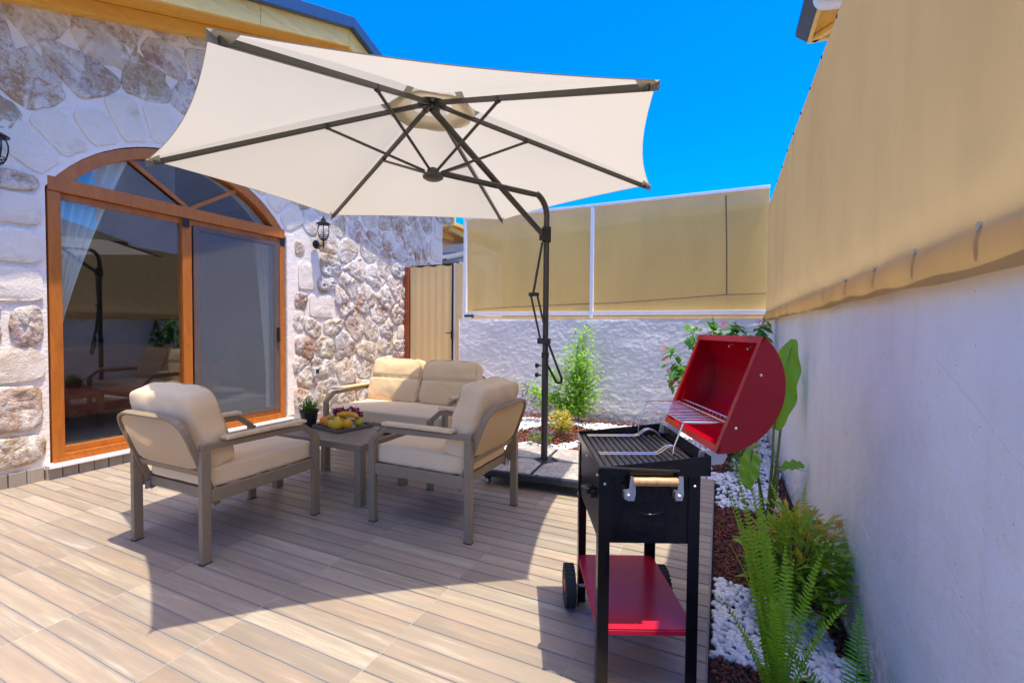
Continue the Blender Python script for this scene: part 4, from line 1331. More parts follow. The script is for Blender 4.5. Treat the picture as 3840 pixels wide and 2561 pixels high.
G_ = 'matching taupe garden seats with beige cushions'
arm1 = seating('garden_armchair', 'taupe metal armchair nearest the glass door, seen from behind, facing the back wall', 'armchair', .615, 1, (-2.535, 1.672, 0), 0, G_)
copy_tree(arm1, (-1.53, 2.37, 0), R(90), 'taupe metal armchair beside the umbrella base, its back towards the grill')
seating('garden_loveseat', 'two seat taupe metal sofa with two beige back cushions by the stone wall', 'sofa', 1.28, 2, (-2.55, 3.28, 0), R(180), G_)

tb = thing('coffee_table', 'low taupe metal coffee table with slatted top holding a fruit tray', 'table', (-2.48, 2.44, 0))
for sx_ in (-1, 1):
    for sy_ in (-1, 1):
        c = Vector((sx_ * .385, sy_ * .217, 0))
        MB().bb(c + Vector((-.026, -.026, 0)), c + Vector((.026, .026, .352))).obj('leg', M['frame'], tb, bevel=.003)
fr_ = MB().bb((-.412, -.245, .353), (.412, -.205, .398)).bb((-.412, .205, .353), (.412, .245, .398)).bb((-.412, -.2045, .353), (-.372, .2045, .398)).bb((.372, -.2045, .353), (.412, .2045, .398))
fr_.obj('table_frame', M['frame'], tb, bevel=.002)
for k in range(12):
    x = -.3415 + k * .062
    MB().bb((x - .0275, -.204, .386), (x + .0275, .204, .3975)).obj('slat', M['frame'], tb, bevel=.0015, seg=1)

# tray with fruit
TZ = .399
tr_c = Vector((-2.56, 2.54, TZ)); tr_r = R(-11)
ty = thing('serving_tray', 'dark square tray heaped with fruit on the coffee table', 'tray', tr_c, tr_r)
MB().bb((-.155, -.14, 0), (.155, .14, .010)).obj('tray_base', M['tray'], ty, bevel=.002)
rim = MB()
for a, b in (((-.165, -.15), (.165, -.14)), ((-.165, .14), (.165, .15)), ((-.165, -.139), (-.155, .139)), ((.155, -.139), (.165, .139))):
    rim.bb((a[0], a[1], .002), (b[0], b[1], .024))
rim.obj('tray_rim', M['tray'], ty, bevel=.002)
RT = Matrix.Translation(tr_c) @ Matrix.Rotation(tr_r, 4, 'Z')
def fruit(name, label, cat, mat, p, r, s3=(1, 1, 1), rz=0, stem_=True, amp=.05):
    w = RT @ Vector(p)
    t = thing(name, label, cat, w, rz, 'fruit heaped on the tray')
    MB().ball((0, 0, 0), r, 3, s3, None, amp).obj('flesh', mat, t, smooth=True, angle=180)
    if stem_:
        MB().tube([(0, 0, r * s3[2] * .92), (.002, .001, r * s3[2] + .01)], .0025, 6).obj('stalk', M['bark'], t)
zb = .010
fruit('orange', 'bright orange at the left corner of the fruit tray', 'orange', M['orange'], (-.10, -.085, zb + .037), .037)
fruit('green_pear', 'pale yellow green fruit behind the orange at the tray edge', 'pear', M['apple'], (-.125, -.03, zb + .035), .035, (1, 1, 1.1))
fruit('golden_fruit', 'small olive gold fruit in front of the grapes between orange and lemon', 'fruit', M['tan_fruit'], (-.035, -.10, zb + .031), .031)
fruit('lemon', 'yellow lemon lying left of the big yellow pear', 'lemon', M['lemon'], (.03, -.105, zb + .036), .036, (1.0, .85, .95), .6)
pw = RT @ Vector((.085, -.105, zb + .0))
pe = thing('yellow_pear', 'large yellow pear at the front of the fruit tray', 'pear', pw, 0, 'fruit heaped on the tray')
MB().lathe([(0, 0), (.025, .003), (.041, .022), (.043, .042), (.034, .066), (.022, .085), (.014, .097), (0, .101)], 22).obj('flesh', M['lemon'], pe, smooth=True, angle=180)
MB().tube([(0, 0, .1), (.004, 0, .114)], .0025, 6).obj('stalk', M['bark'], pe)
fruit('peach', 'orange yellow peach right of the big pear', 'peach', M['banana'], (.12, -.045, zb + .038), .038)
fruit('green_apple', 'yellow green apple at the right end of the fruit tray', 'apple', M['apple'], (.125, .05, zb + .037), .037, (1, 1, .9))
fruit('apricot', 'golden apricot under the left side of the grapes', 'apricot', M['tan_fruit'], (-.06, -.035, zb + .045), .034)
fruit('apricot', 'golden apricot at the back left of the tray below the grapes', 'apricot', M['tan_fruit'], (-.09, .04, zb + .05), .034)
fruit('apricot', 'hidden golden apricot in the middle of the heap behind the pear', 'apricot', M['tan_fruit'], (.03, -.02, zb + .04), .036)
bn = thing('banana', 'yellow banana lying across the heap above the pear', 'banana', RT @ Vector((.075, -.01, zb + .088)), R(10), 'fruit heaped on the tray')
bpts = [(.095 * math.sin(a), .03 * math.cos(a) - .02, .022 * math.cos(a) - .012) for a in np.linspace(-1.25, 1.25, 13)]
MB().tube(bpts, [.005, .012, .017, .020, .021, .0215, .0215, .0215, .021, .02, .017, .011, .006], 8).obj('peel', M['banana'], bn, smooth=True, angle=180)
MB().tube([bpts[0], (bpts[0][0] - .018, bpts[0][1] - .004, bpts[0][2] - .004)], .0045, 6).obj('stalk', M['bark'], bn)
for lab, cx, cy, cz, n_ in (('bunch of dark red grapes heaped at the left top of the fruit', -.035, .01, .105, 34), ('bunch of dark red grapes at the right top of the fruit', .055, .06, .11, 28)):
    gp = thing('grape_bunch', lab, 'grapes', RT @ Vector((cx, cy, cz)), 0, 'fruit heaped on the tray')
    rr_ = random.Random(n_)
    pts = []
    while len(pts) < n_:
        p = Vector((rr_.uniform(-.075, .075), rr_.uniform(-.05, .05), rr_.uniform(-.035, .04)))
        if (p.x / .078) ** 2 + (p.y / .052) ** 2 + (p.z / .042) ** 2 < 1 and all((p - q).length > .0165 for q in pts):
            pts.append(p)
    gmesh = MB().ball((0, 0, 0), .0125, 2, (1, 1, 1.12)).obj('grape', M['grape'], gp, smooth=True, angle=180)
    gmesh.location = pts[0]
    for p in pts[1:]:
        o = gmesh.copy(); COL.objects.link(o); o.location = p; o.rotation_euler = (rr_.uniform(0, 3), rr_.uniform(0, 3), 0)
    MB().tube([(-.02, 0, -.02), (0, 0, .035), (.015, .01, .052)], .002, 5).obj('stalk', M['stem'], gp)

pt = thing('potted_plant', 'small spiky green plant in a black pot on the table end near the door', 'plant', (-2.815, 2.455, TZ))
MB().lathe([(.044, 0), (.047, .004), (.062, .10), (.062, .104), (.068, .106), (.069, .125), (.062, .126), (.058, .10), (0, .098)], 28).obj('pot', M['pot'], pt, smooth=True)
MB().lathe([(0, .106), (.058, .104)], 20).obj('soil', M['soil'], pt)
pr = random.Random(5)
lf = MB()
for k in range(70):
    a = pr.uniform(0, 6.28); r0 = pr.uniform(0, .045); h = pr.uniform(.05, .125); ln = pr.uniform(.0, .05)
    if k > 60:
        ln = .09; h *= .8
    p0 = Vector((r0 * math.cos(a), r0 * math.sin(a), .10))
    pts = [p0 + Vector((ln * t * t * math.cos(a), ln * t * t * math.sin(a), h * t)) for t in (0, .35, .7, 1)]
    lf.tube(pts, [.0022, .0022, .0018, .001], 4)
    for t in np.linspace(.25, 1, 7):
        q = p0 + Vector((ln * t * t * math.cos(a), ln * t * t * math.sin(a), h * t)); b = pr.uniform(0, 6.28)
        e = q + Vector((.011 * math.cos(b), .011 * math.sin(b), .012)); w = Vector((-math.sin(b), math.cos(b), 0)) * .003
        lf.add([q, q.lerp(e, .5) + w, e, q.lerp(e, .5) - w], [(0, 1, 2, 3)])
lf.obj('leaves', M['fern_dark'], pt, fix=False)
at = thing('ashtray', 'small brown glass ashtray on the coffee table behind the right armchair arm', 'ashtray', (-2.15, 2.52, TZ))
MB().lathe([(.0, 0), (.045, 0), (.052, .012), (.05, .036), (.042, .037), (.038, .012), (0, .01)], 20).obj('bowl', M['amber'], at, smooth=True)
for k in range(3):
    a = 2.1 * k
    MB().box((.047 * math.cos(a), .047 * math.sin(a), .038), (.014, .010, .006)).obj('rest', M['zinc'], at)

# ------------------------------------------------------------------ barbecue
bb_ = thing('barbecue', 'black charcoal barbecue on wheels with its red lid open and red lower shelf', 'barbecue', (-.28, 1.674, 0), R(24))
U0, U1, V0, V1 = -.166, .150, -.238, .238
def Lleg(u, v, su, sv, zt=.70):
    w = .036; th = .003
    mb = MB()
    mb.bb((u, v, 0), (u + su * w, v + sv * th, zt))
    mb.bb((u, v + sv * (th + .0003), 0), (u + su * th, v + sv * w, zt))
    o = mb.obj('leg', M['enamel'], bb_)
    return o
for u, su in ((U0, 1), (U1, -1)):
    for v, sv in ((V0, 1), (V1, -1)):
        Lleg(u, v, su, sv)
# firebox panels, the near one embossed
npn = MB().bb((U0 + .004, V0 + .004, .48), (U1 - .004, V0 + .008, .705))
MB_near = npn.obj('side_panel', M['enamel'], bb_)
MB().bb((U0 + .004, V1 - .008, .48), (U1 - .004, V1 - .004, .705)).obj('side_panel', M['enamel'], bb_)
MB().bb((U0 + .004, V0 + .009, .48), (U0 + .008, V1 - .009, .705)).obj('front_panel', M['enamel'], bb_)
MB().bb((U1 - .008, V0 + .009, .48), (U1 - .004, V1 - .009, .705)).obj('back_panel', M['enamel'], bb_)
MB().bb((U0 + .009, V0 + .009, .48), (U1 - .009, V1 - .009, .486)).obj('ash_floor', M['enamel'], bb_)
ve = V0 + .0035
def emb(pts, r=.0028):
    MB().tube([(u, ve, z) for u, z in pts], r, 6).obj('embossed_stroke', M['enamel'], MB_near, smooth=True)
def wav(u, z, h, a=.004):
    emb([(u + a * math.sin(t * 6.28), z + h * t) for t in np.linspace(0, 1, 9)])
for u in (-.03, .0, .03, .06):
    wav(u, .635, .035)
for u, z in ((.085, .60), (.11, .62), (.085, .545), (.115, .52), (.10, .66), (-.115, .64)):
    wav(u, z, .04, .006)
for zc in (.582, .515):
    emb([(-.005 + .045 * t, zc - .012 * (1 - t * t)) for t in np.linspace(-1, 1, 11)])
    for k in range(3):
        emb([(-.03 + k * .024, zc + .022), (-.022 + k * .024, zc + .026), (-.016 + k * .024, zc + .008)], .0022)
for u, z in ((-.11, .565), (-.08, .585), (-.11, .50), (-.08, .52)):
    emb([(u, z + .022), (u + .012, z + .014), (u + .016, z)], .0022)
# fire tray with flared rim (rises towards the hinge side)
def zt_(u):
    return .722 + (u - U0) / (U1 - U0) * .036
tr = MB()
ou = .022
c0, c1, d0, d1 = U0 - .004, U1 + .028, V0 - .008, V1 + .008
def wallq(p, q, zin=.698):
    a = Vector((p[0], p[1], zin)); b = Vector((q[0], q[1], zin))
    n = (b - a).cross(Vector((0, 0, 1))).normalized() * .003
    at_ = Vector((p[0], p[1], zt_(p[0]))); bt_ = Vector((q[0], q[1], zt_(q[0])))
    tr.add([a, b, bt_, at_, a - n, b - n, bt_ - n, at_ - n], [(0, 1, 2, 3), (7, 6, 5, 4), (0, 4, 5, 1), (1, 5, 6, 2), (2, 6, 7, 3), (3, 7, 4, 0)])
wallq((c0, d0), (c1, d0)); wallq((c1, d0), (c1, d1)); wallq((c1, d1), (c0, d1)); wallq((c0, d1), (c0, d0))
tr.bb((c0 + .004, d0 + .004, .697), (c1 - .004, d1 - .004, .700))
tr.obj('fire_tray', M['enamel'], bb_)
rp = [(c0, d0 - .002, .722), (c0 + (c1 - c0) * .72, d0 - .002, .712)]
MB().tube(rp, .005, 8).obj('rim_bead', M['blackmetal'], bb_, smooth=True)
ng = 15
for k in range(ng):
    u = c0 + .018 + (c1 - c0 - .036) * k / (ng - 1)
    w = .0078
    mb = MB()
    for a, b in (((u - w, .716), (u, .709)), ((u, .709), (u + w, .716))):
        mb.add([(a[0], d0 + .012, a[1]), (b[0], d0 + .012, b[1]), (b[0], d1 - .012, b[1]), (a[0], d1 - .012, a[1]),
                (a[0], d0 + .012, a[1] - .0015), (b[0], d0 + .012, b[1] - .0015), (b[0], d1 - .012, b[1] - .0015), (a[0], d1 - .012, a[1] - .0015)],
               [(0, 1, 2, 3), (7, 6, 5, 4), (0, 4, 5, 1), (2, 6, 7, 3)])
    mb.obj('grill_bar', simple('grill_bar_metal', (.10, .10, .11), .28, .7) if k == 0 else bpy.data.materials['grill_bar_metal'], bb_)
for v in (.165, -.10):
    for dv in (0, .020):
        pts = fillet([(c0 + .03, v + dv, .722), (.06, v + dv, .724), (.095, v + dv, .752), (.125, v + dv - (.006 if dv else -.006), .748), (.15, v + dv, .728)], .015, 4)
        MB().tube(pts, .0032, 8).obj('grate_handle', M['chrome'], bb_, smooth=True)
# warming rack
ZR = .856
ua, ub_, va, vb = .105, .245, -.205, .225
rk = MB()
rk.tube([(ua, va, ZR), (ub_, va, ZR), (ub_, vb, ZR), (ua, vb, ZR), (ua, va, ZR)], .003, 8)
rack = rk.obj('warming_rack', M['chrome'], bb_, smooth=True)
for k in range(1, 15):
    v = va + (vb - va) * k / 15
    MB().tube([(ua, v, ZR), (ub_, v, ZR), (ub_ + .004, v, ZR + .016)], .0010, 6).obj('rack_wire', M['chrome'], rack, smooth=True)
MB().tube([(ub_ + .004, va, ZR + .016), (ub_ + .004, vb, ZR + .016)], .0022, 6).obj('rack_rail', M['chrome'], rack, smooth=True)
for v in (va + .01, vb - .005):
    MB().tube([(ua + .005, v, ZR), (ua - .025, v, .775), (ua - .028, v, .732)], .003, 8).obj('rack_leg', M['chrome'], bb_, smooth=True)
# lid: trough opened on its hinge
P0 = Vector((.200, .767)); P1 = Vector((.338, 1.13))
ch = P1 - P0; cl = ch.length; nrm2 = Vector((ch.y, -ch.x)).normalized()
sag = .128; RL = ((cl / 2) ** 2 + sag ** 2) / (2 * sag)
mid = (P0 + P1) / 2; cen = mid + nrm2 * (sag - RL)
ha = math.asin(min(1, cl / 2 / RL))
base_a = math.atan2(nrm2.y, nrm2.x)
prof = [cen + Vector((math.cos(base_a + t * ha), math.sin(base_a + t * ha))) * RL for t in np.linspace(-1, 1, 25)]
profi = [cen + Vector((math.cos(base_a + t * ha), math.sin(base_a + t * ha))) * (RL - .004) for t in np.linspace(-1, 1, 25)]
LV = .245
ld = MB()
for pr_, flip in ((prof, 0), (profi, 1)):
    vs = [(p.x, v, p.y) for v in (-LV, LV) for p in pr_]
    ld.add(vs, [(k, k + 1, k + 26, k + 25) if not flip else (k + 25, k + 26, k + 1, k) for k in range(24)])
for v0_, v1_ in ((-LV, -LV + .003), (LV - .003, LV)):
    ld.prism([(p.x, p.y) for p in prof], lambda a, b, h: Vector((a, h, b)), v0_, v1_)
# rolled rim round the mouth
nd = -nrm2
def rimbar(a, b, va_, vb_, w):
    pass
cdir = ch.normalized()
for q, dd in ((P0, 1), (P1, -1)):
    a = q; b = q + cdir * dd * .022
    ld.add([(a.x, -LV, a.y), (b.x, -LV, b.y), (b.x, LV, b.y), (a.x, LV, a.y), (a.x - nrm2.x * .008, -LV, a.y - nrm2.y * .008), (b.x - nrm2.x * .008, -LV, b.y - nrm2.y * .008), (b.x - nrm2.x * .008, LV, b.y - nrm2.y * .008), (a.x - nrm2.x * .008, LV, a.y - nrm2.y * .008)],
           [(0, 1, 2, 3), (7, 6, 5, 4), (0, 4, 5, 1), (1, 5, 6, 2), (2, 6, 7, 3), (3, 7, 4, 0)])
for v in (-LV, LV - .02):
    a = P0; b = P1
    ld.add([(a.x, v, a.y), (b.x, v, b.y), (b.x, v + .02, b.y), (a.x, v + .02, a.y), (a.x - nrm2.x * .009, v, a.y - nrm2.y * .009), (b.x - nrm2.x * .009, v, b.y - nrm2.y * .009), (b.x - nrm2.x * .009, v + .02, b.y - nrm2.y * .009), (a.x - nrm2.x * .009, v + .02, a.y - nrm2.y * .009)],
           [(0, 1, 2, 3), (7, 6, 5, 4), (0, 4, 5, 1), (1, 5, 6, 2), (2, 6, 7, 3), (3, 7, 4, 0)])
lid = ld.obj('lid', M['red'], bb_, smooth=True, angle=35)
def lidbolt(p, v):
    MB().ball((p.x, v, p.y), .0052, 1).obj('bolt', M['zinc'], lid, smooth=True)
for t, v in ((-.72, -.16), (-.86, -.19), (.80, -.09), (.82, .04)):
    a = base_a + t * ha
    lidbolt(cen + Vector((math.cos(a), math.sin(a))) * (RL - .008), v)
lidbolt(mid + nrm2 * .02 + cdir * -.10, -LV - .001); lidbolt(mid + nrm2 * .03 + cdir * .08, -LV - .001)
for v in (-.20, .20):
    hg = MB().prism([(.155, .735), (.20, .72), (.235, .725), (.248, .75), (.235, .775), (.19, .77), (.16, .765)], lambda a, b, h: Vector((a, h, b)), v - .003, v + .003)
    hg.obj('hinge', M['zinc'], bb_)
MB().bb((c1 + .002, d0 + .02, .728), (c1 + .012, d1 - .02, .752)).obj('hinge_strip', M['zinc'], bb_, bevel=.001)
# wooden handle on the near side
for u in (-.072, .072):
    pr_ = [(u - .022, .640), (u - .012, .628), (u + .008, .628), (u + .012, .650), (u + .010, .700), (u - .004, .704), (u - .008, .665), (u - .022, .660)] if u < 0 else [(u - .010, .630), (u + .010, .630), (u + .014, .650), (u + .012, .704), (u - .002, .704), (u - .004, .665), (u - .012, .655)]
    b1 = MB().prism(pr_, lambda a, b, h: Vector((a, h, b)), V0 - .034, V0 - .031); b1.bb((u - .02 if u < 0 else u - .008, V0 - .031, .63), (u - .004 if u < 0 else u + .008, V0 + .003, .652))
    o = b1.obj('handle_bracket', M['zinc'], bb_)
    MB().ball((u - .010 if u < 0 else u, V0 - .036, .645), .005, 1).obj('bolt', M['zinc'], o)
MB().lathe([(.0115, -.068), (.013, -.064), (.0125, -.03), (.0135, 0), (.0125, .03), (.013, .064), (.0115, .068)], 16, (0, V0 - .032, .687), 'x').obj('side_handle', M['handlewood'], bb_, smooth=True)
for u, z in ((U0 + .018, .668), (U1 - .018, .664)):
    MB().ball((u, V0 - .001, z), .0052, 1).obj('bolt', M['zinc'], bb_, smooth=True)
for v in (-.22, .0, .2):
    MB().ball((U0 - .002, v, .69), .005, 1).obj('bolt', M['zinc'], bb_, smooth=True)
lt = MB().lathe([(.016, -.012), (.022, -.008), (.022, .008), (.016, .012)], 16, (U0 - .018, V1 - .36, .61), 'z').bb((U0 - .012, V1 - .40, .595), (U0 + .002, V1 - .32, .615))
lt.obj('air_vent_knob', M['blackmetal'], bb_, smooth=True)
# shelf, axle, wheels
sh = MB().bb((U0 + .004, V0 + .004, .200), (U1 - .004, V1 - .004, .206)).bb((U0 + .004, V0 + .003, .185), (U1 - .004, V0 + .0055, .1995)).bb((U0 + .003, V0 + .006, .185), (U0 + .0055, V1 - .006, .1995)).bb((U1 - .0055, V0 + .006, .185), (U1 - .003, V1 - .006, .1995))
sh.obj('shelf', M['redshelf'], bb_, bevel=.0008, seg=1)
MB().tube([(U0 - .045, V1 - .018, .083), (U1 + .045, V1 - .018, .083)], .006, 10).obj('axle', M['zinc'], bb_, smooth=True)
for sgn, u in ((-1, U0 - .034), (1, U1 + .034)):
    wl = MB().lathe([(.045, -.020), (.070, -.022), (.080, -.018), (.083, 0), (.080, .018), (.070, .022), (.045, .020)], 30, (u, V1 - .018, .083), 'x')
    for k in range(30):
        a = 2 * math.pi * k / 30
        wl.box((u, V1 - .018 + .081 * math.cos(a), .083 + .081 * math.sin(a)), (.040, .007, .006), Matrix.Rotation(a, 3, 'X') @ Matrix.Rotation(R(90), 3, 'X'))
    w = wl.obj('wheel', M['rubber'], bb_, smooth=True)
    MB().lathe([(0, -.019), (.02, -.021), (.046, -.015), (.046, .015), (.02, .021), (0, .019)], 24, (u, V1 - .018, .083), 'x').obj('hub_cap', M['orange_hub'], w, smooth=True)

# ------------------------------------------------------------------ planting bed
bed = MB().bb((-.0115, -4, -.135), (XR - .001, YB - .03, -.045)).bb((-2.45, 3.805, -.134), (-.012, YB - .03, -.0455)).obj('planting_bed', M['soil'])
structure(bed)
def bed_h(x, y):
    h = -.035 + .012 * nz((x * 3, y * 3, 2)) + .012 * nz((x * 8, y * 8, 5))
    if y > 3.9:
        h += .035 * min(1, (y - 3.9) / 1.2)
    return h
def is_white(x, y):
    w = .09 * nz((x * 3.1, y * 3.1, 9))
    if x > -.05:
        wall = x > .405 + .03 * nz((y * 4, 1, 1))
        if y < 1.795 + w * .6 + .25 * (0.0 - x) * .3:
            return False
        if y < 2.30 + w * .7 - .35 * max(0, x - .2):
            return not (wall and y > 1.95)
        if y < 3.30 + w + .2 * x:
            return False
        if y < 4.12 + w:
            return not wall
        if y < 4.55 + w:
            return x > .12
        return x > .25 + w
    # back bed: white swirls
    f = nz((x * 1.25 + 3.1, y * 1.6, 4.4)) + .25 * math.sin(x * 2.6 + y * 1.9)
    if y > 5.42 + w:
        return False
    if (x + 1.62) ** 2 * 2.2 + (y - 4.75) ** 2 < .22:
        return False
    return f > -.22
br = random.Random(99)
pebs = []; chips = []
y = 1.35
while y < YB - .06:
    step = .018 if y < 2.5 else (.024 if y < 3.4 else .032)
    x = -2.42 if y > 3.85 else -.005
    while x < XR - .01:
        px, py = x + br.uniform(-.5, .5) * step, y + br.uniform(-.5, .5) * step
        if -.002 < px < XR - .012 or (py > 3.83 and px < XR - .012):
            if is_white(px, py):
                pebs.append((px, py, step))
            else:
                chips.append((px, py, step))
        x += step
    y += step
def peb_geo(seed):
    mb = MB().ball((seed * 3.3, 0, 0), 1, 2, (1, .74, .55), None, .28)
    mb.v = [(a - seed * 3.3, b, c) for a, b, c in mb.v]
    return mb
pg = [peb_geo(k) for k in range(5)]
protos = []
for k in range(5):
    o = pg[k].obj('pebble', M['pebble'], bed, smooth=True, angle=180)
    protos.append(o.data); bpy.data.objects.remove(o)
pebs.sort(key=lambda t: t[1])
lo = MB(); V_, F_ = ico(1)
big = []
acc_v = []; acc_f = []; off = 0
Vn = np.array(V_)
FN = np.array(F_)
npb = 0
for i, (px, py, st) in enumerate(pebs):
    near = py < 2.75
    sz = br.uniform(.011, .0205) if near else br.uniform(.014, .024)
    z = bed_h(px, py) + br.uniform(-.002, .014)
    near_keep = near and npb < 298 and br.random() < .72
    if near_keep:
        o = bpy.data.objects.new('pebble', protos[i % 5]); COL.objects.link(o); o.parent = bed
        o.location = (px, py, z); o.scale = (sz * br.uniform(.9, 1.35), sz, sz * br.uniform(.9, 1.2))
        o.rotation_euler = (br.uniform(-.5, .5), br.uniform(-.5, .5), br.uniform(0, 6.28)); npb += 1
    else:
        rot = np.array(Matrix.Rotation(br.uniform(0, 6.28), 3, 'Z') @ Matrix.Rotation(br.uniform(-.5, .5), 3, 'X'))
        P = (Vn * np.array([sz * 1.15, sz * .85, sz * .65])) @ rot.T + np.array([px, py, z])
        acc_v.append(P); acc_f.append(FN + off); off += len(P)
def bulk(name, av, af, mat, parent, smooth):
    v = np.concatenate(av); f = np.concatenate(af)
    me = bpy.data.meshes.new(name)
    me.from_pydata(v.tolist(), [], f.tolist()); me.update()
    if smooth:
        me.polygons.foreach_set('use_smooth', [True] * len(me.polygons))
    me.materials.append(mat)
    o = bpy.data.objects.new(name, me); COL.objects.link(o); o.parent = parent
    return stuff(o)
bulk('pebbles', acc_v, acc_f, M['pebble'], bed, True)
oct_v = np.array([(1, 0, 0), (-1, 0, 0), (0, 1, 0), (0, -1, 0), (0, 0, 1), (0, 0, -1)], float)
oct_f = np.array([(0, 2, 4), (2, 1, 4), (1, 3, 4), (3, 0, 4), (2, 0, 5), (1, 2, 5), (3, 1, 5), (0, 3, 5)])
av = []; af = []; off = 0
for px, py, st in chips:
    for rep in range(2 if py < 3.4 else 1):
        sz = st * br.uniform(.32, .62)
        P = oct_v * rng.uniform(.6, 1.25, (6, 1)) * np.array([sz, sz * br.uniform(.6, 1), sz * .7])
        rot = np.array(Matrix.Rotation(br.uniform(0, 6.28), 3, 'Z') @ Matrix.Rotation(br.uniform(-.8, .8), 3, 'X'))
        P = P @ rot.T + np.array([px + br.uniform(-.4, .4) * st, py + br.uniform(-.4, .4) * st, bed_h(px, py) + br.uniform(-.006, .012)])
        av.append(P); af.append(oct_f + off); off += 6
bulk('lava_mulch', av, af, M['chip'], bed, False)

# ------------------------------------------------------------------ plants
def leafq(mb, p, d, L, w, nrm, curl=.15, seg=3):
    """pointed leaf: base p, direction d, length L, width w"""
    d = d.normalized(); s_ = d.cross(nrm).normalized(); n_ = s_.cross(d)
    vs = []; fs = []
    prof_ = [(0, .12), (.3, .85), (.62, 1.0), (1, .03)] if seg == 3 else [(0, .1), (.45, 1), (1, .05)]
    for t, k in prof_:
        c = p + d * L * t - n_ * curl * L * t * t
        vs += [c + s_ * w * k / 2 + n_ * w * .12 * k, c, c - s_ * w * k / 2 + n_ * w * .12 * k]
    for i in range(len(prof_) - 1):
        fs += [(i * 3, i * 3 + 1, i * 3 + 4, i * 3 + 3), (i * 3 + 1, i * 3 + 2, i * 3 + 5, i * 3 + 4)]
    mb.add(vs, fs)

def frond(parent, az, L, lift, droop, mat, width=.045, pitch=.012, rr_=random):
    """sword fern frond in parent's local space"""
    h = Vector((math.cos(az), math.sin(az), 0))
    pts = []
    n = int(L / pitch)
    p = Vector((rr_.uniform(-.015, .015), rr_.uniform(-.015, .015), .0)); ang = lift
    mb = MB(); cl_ = [p.copy()]
    for i in range(n):
        t = i / n
        ang -= droop * (t ** 1.4) / n * 2.2
        d = h * math.cos(ang) + Vector((0, 0, 1)) * math.sin(ang)
        p = p + d * pitch; cl_.append(p.copy())
        if t > .10:
            s_ = Vector((-h.y, h.x, 0))
            k = min(1, (t - .08) / .18) * (1 - max(0, t - .55) / .45) ** .75
            w = width * max(.10, k)
            nn = s_.cross(d).normalized()
            for sg in (-1, 1):
                dd = (s_ * sg * .96 + d * .28 - nn * .18 + Vector((rr_.uniform(-.12, .12), rr_.uniform(-.12, .12), rr_.uniform(-.1, .1)))).normalized()
                a = p; b = p + dd * w * rr_.uniform(.9, 1.08)
                q = d * pitch * .36
                m_ = a.lerp(b, .55)
                mb.add([a - q * .9, m_ - q * .75 - nn * -.002, b, m_ + q * .75 - nn * -.002, a + q * .9], [(0, 1, 2, 3, 4)])
    mb.tube(cl_[::2], [.0028 * (1 - .8 * i / len(cl_[::2])) for i in range(len(cl_[::2]))], 5)
    return mb.obj('frond', mat, parent, fix=False)

fr_r = random.Random(31)
f1 = thing('sword_fern', 'bright green sword fern with upright fronds among the nearest white pebbles', 'fern', (.185, 1.60, -.03))
for az, L, lift, dr in ((3.0, .72, 1.42, .25), (2.5, .68, 1.40, .3), (3.4, .54, 1.36, .35), (2.1, .58, 1.48, .2), (1.0, .46, 1.42, .3), (.2, .40, 1.25, .4), (3.9, .36, 1.2, .5), (5.3, .30, 1.1, .5), (1.5, .50, 1.48, .15), (2.9, .34, 1.2, .5), (4.4, .44, 1.35, .35), (2.75, .78, 1.46, .22), (1.9, .66, 1.44, .25), (3.2, .62, 1.45, .3), (.7, .52, 1.36, .3), (2.3, .74, 1.38, .3)):
    frond(f1, az, L, lift, dr, M['fern'], .033, .0125, fr_r)
f2 = thing('sword_fern', 'small dark sword fern against the white wall at the lower right corner', 'fern', (.365, 1.50, -.03))
for az, L, lift, dr in ((1.3, .40, 1.40, .1), (.4, .36, .9, .4), (2.6, .34, .9, .5), (3.4, .30, .7, .4), (5.6, .3, .8, .5), (.9, .3, .7, .3)):
    frond(f2, az, L, lift, dr, M['fern_dark'], .042, .011, fr_r)

def bush(t, n, rx, ry, h, mats, leaf, rr_, stems=8, z0=.05, top_mat=None, shape=1.0):
    st = MB()
    pts = []
    for k in range(stems):
        a = rr_.uniform(0, 6.28); r = rr_.uniform(.2, .8)
        e = Vector((rx * r * math.cos(a), ry * r * math.sin(a), h * rr_.uniform(.6, .95)))
        st.tube([(0, 0, 0), e * .5 + Vector((0, 0, h * .1)), e], [.005, .004, .002], 5)
    st.obj('stem', M['bark'], t)
    mbs = [MB() for _ in mats]
    for k in range(n):
        while True:
            p = Vector((rr_.uniform(-1, 1), rr_.uniform(-1, 1), rr_.uniform(0, 1)))
            q = math.hypot(p.x, p.y)
            lim = math.sqrt(max(0, 1 - (abs(p.z - .45) / .58) ** 2)) * shape
            if q < lim * (1 + .25 * nz((p.x * 3, p.y * 3, p.z * 3))) and q > lim * .2:
                break
        c = Vector((p.x * rx, p.y * ry, z0 + p.z * (h - z0)))
        zi = p.z + rr_.uniform(-.18, .18)
        mb = mbs[min(len(mats) - 1, max(0, int(zi * len(mats))))]
        out = Vector((p.x, p.y, .35)).normalized()
        for j in range(3):
            d = (out + Vector((rr_.uniform(-.8, .8), rr_.uniform(-.8, .8), rr_.uniform(-.3, .7)))).normalized()
            leafq(mb, c + Vector((rr_.uniform(-1, 1), rr_.uniform(-1, 1), rr_.uniform(-1, 1))) * leaf * .4, d, leaf * rr_.uniform(.7, 1.25), leaf * .30, Vector((rr_.uniform(-.4, .4), rr_.uniform(-.4, .4), 1)), .2, 2)
    for mb, mt in zip(mbs, mats):
        if mb.v:
            mb.obj('foliage', mt, t, fix=False)

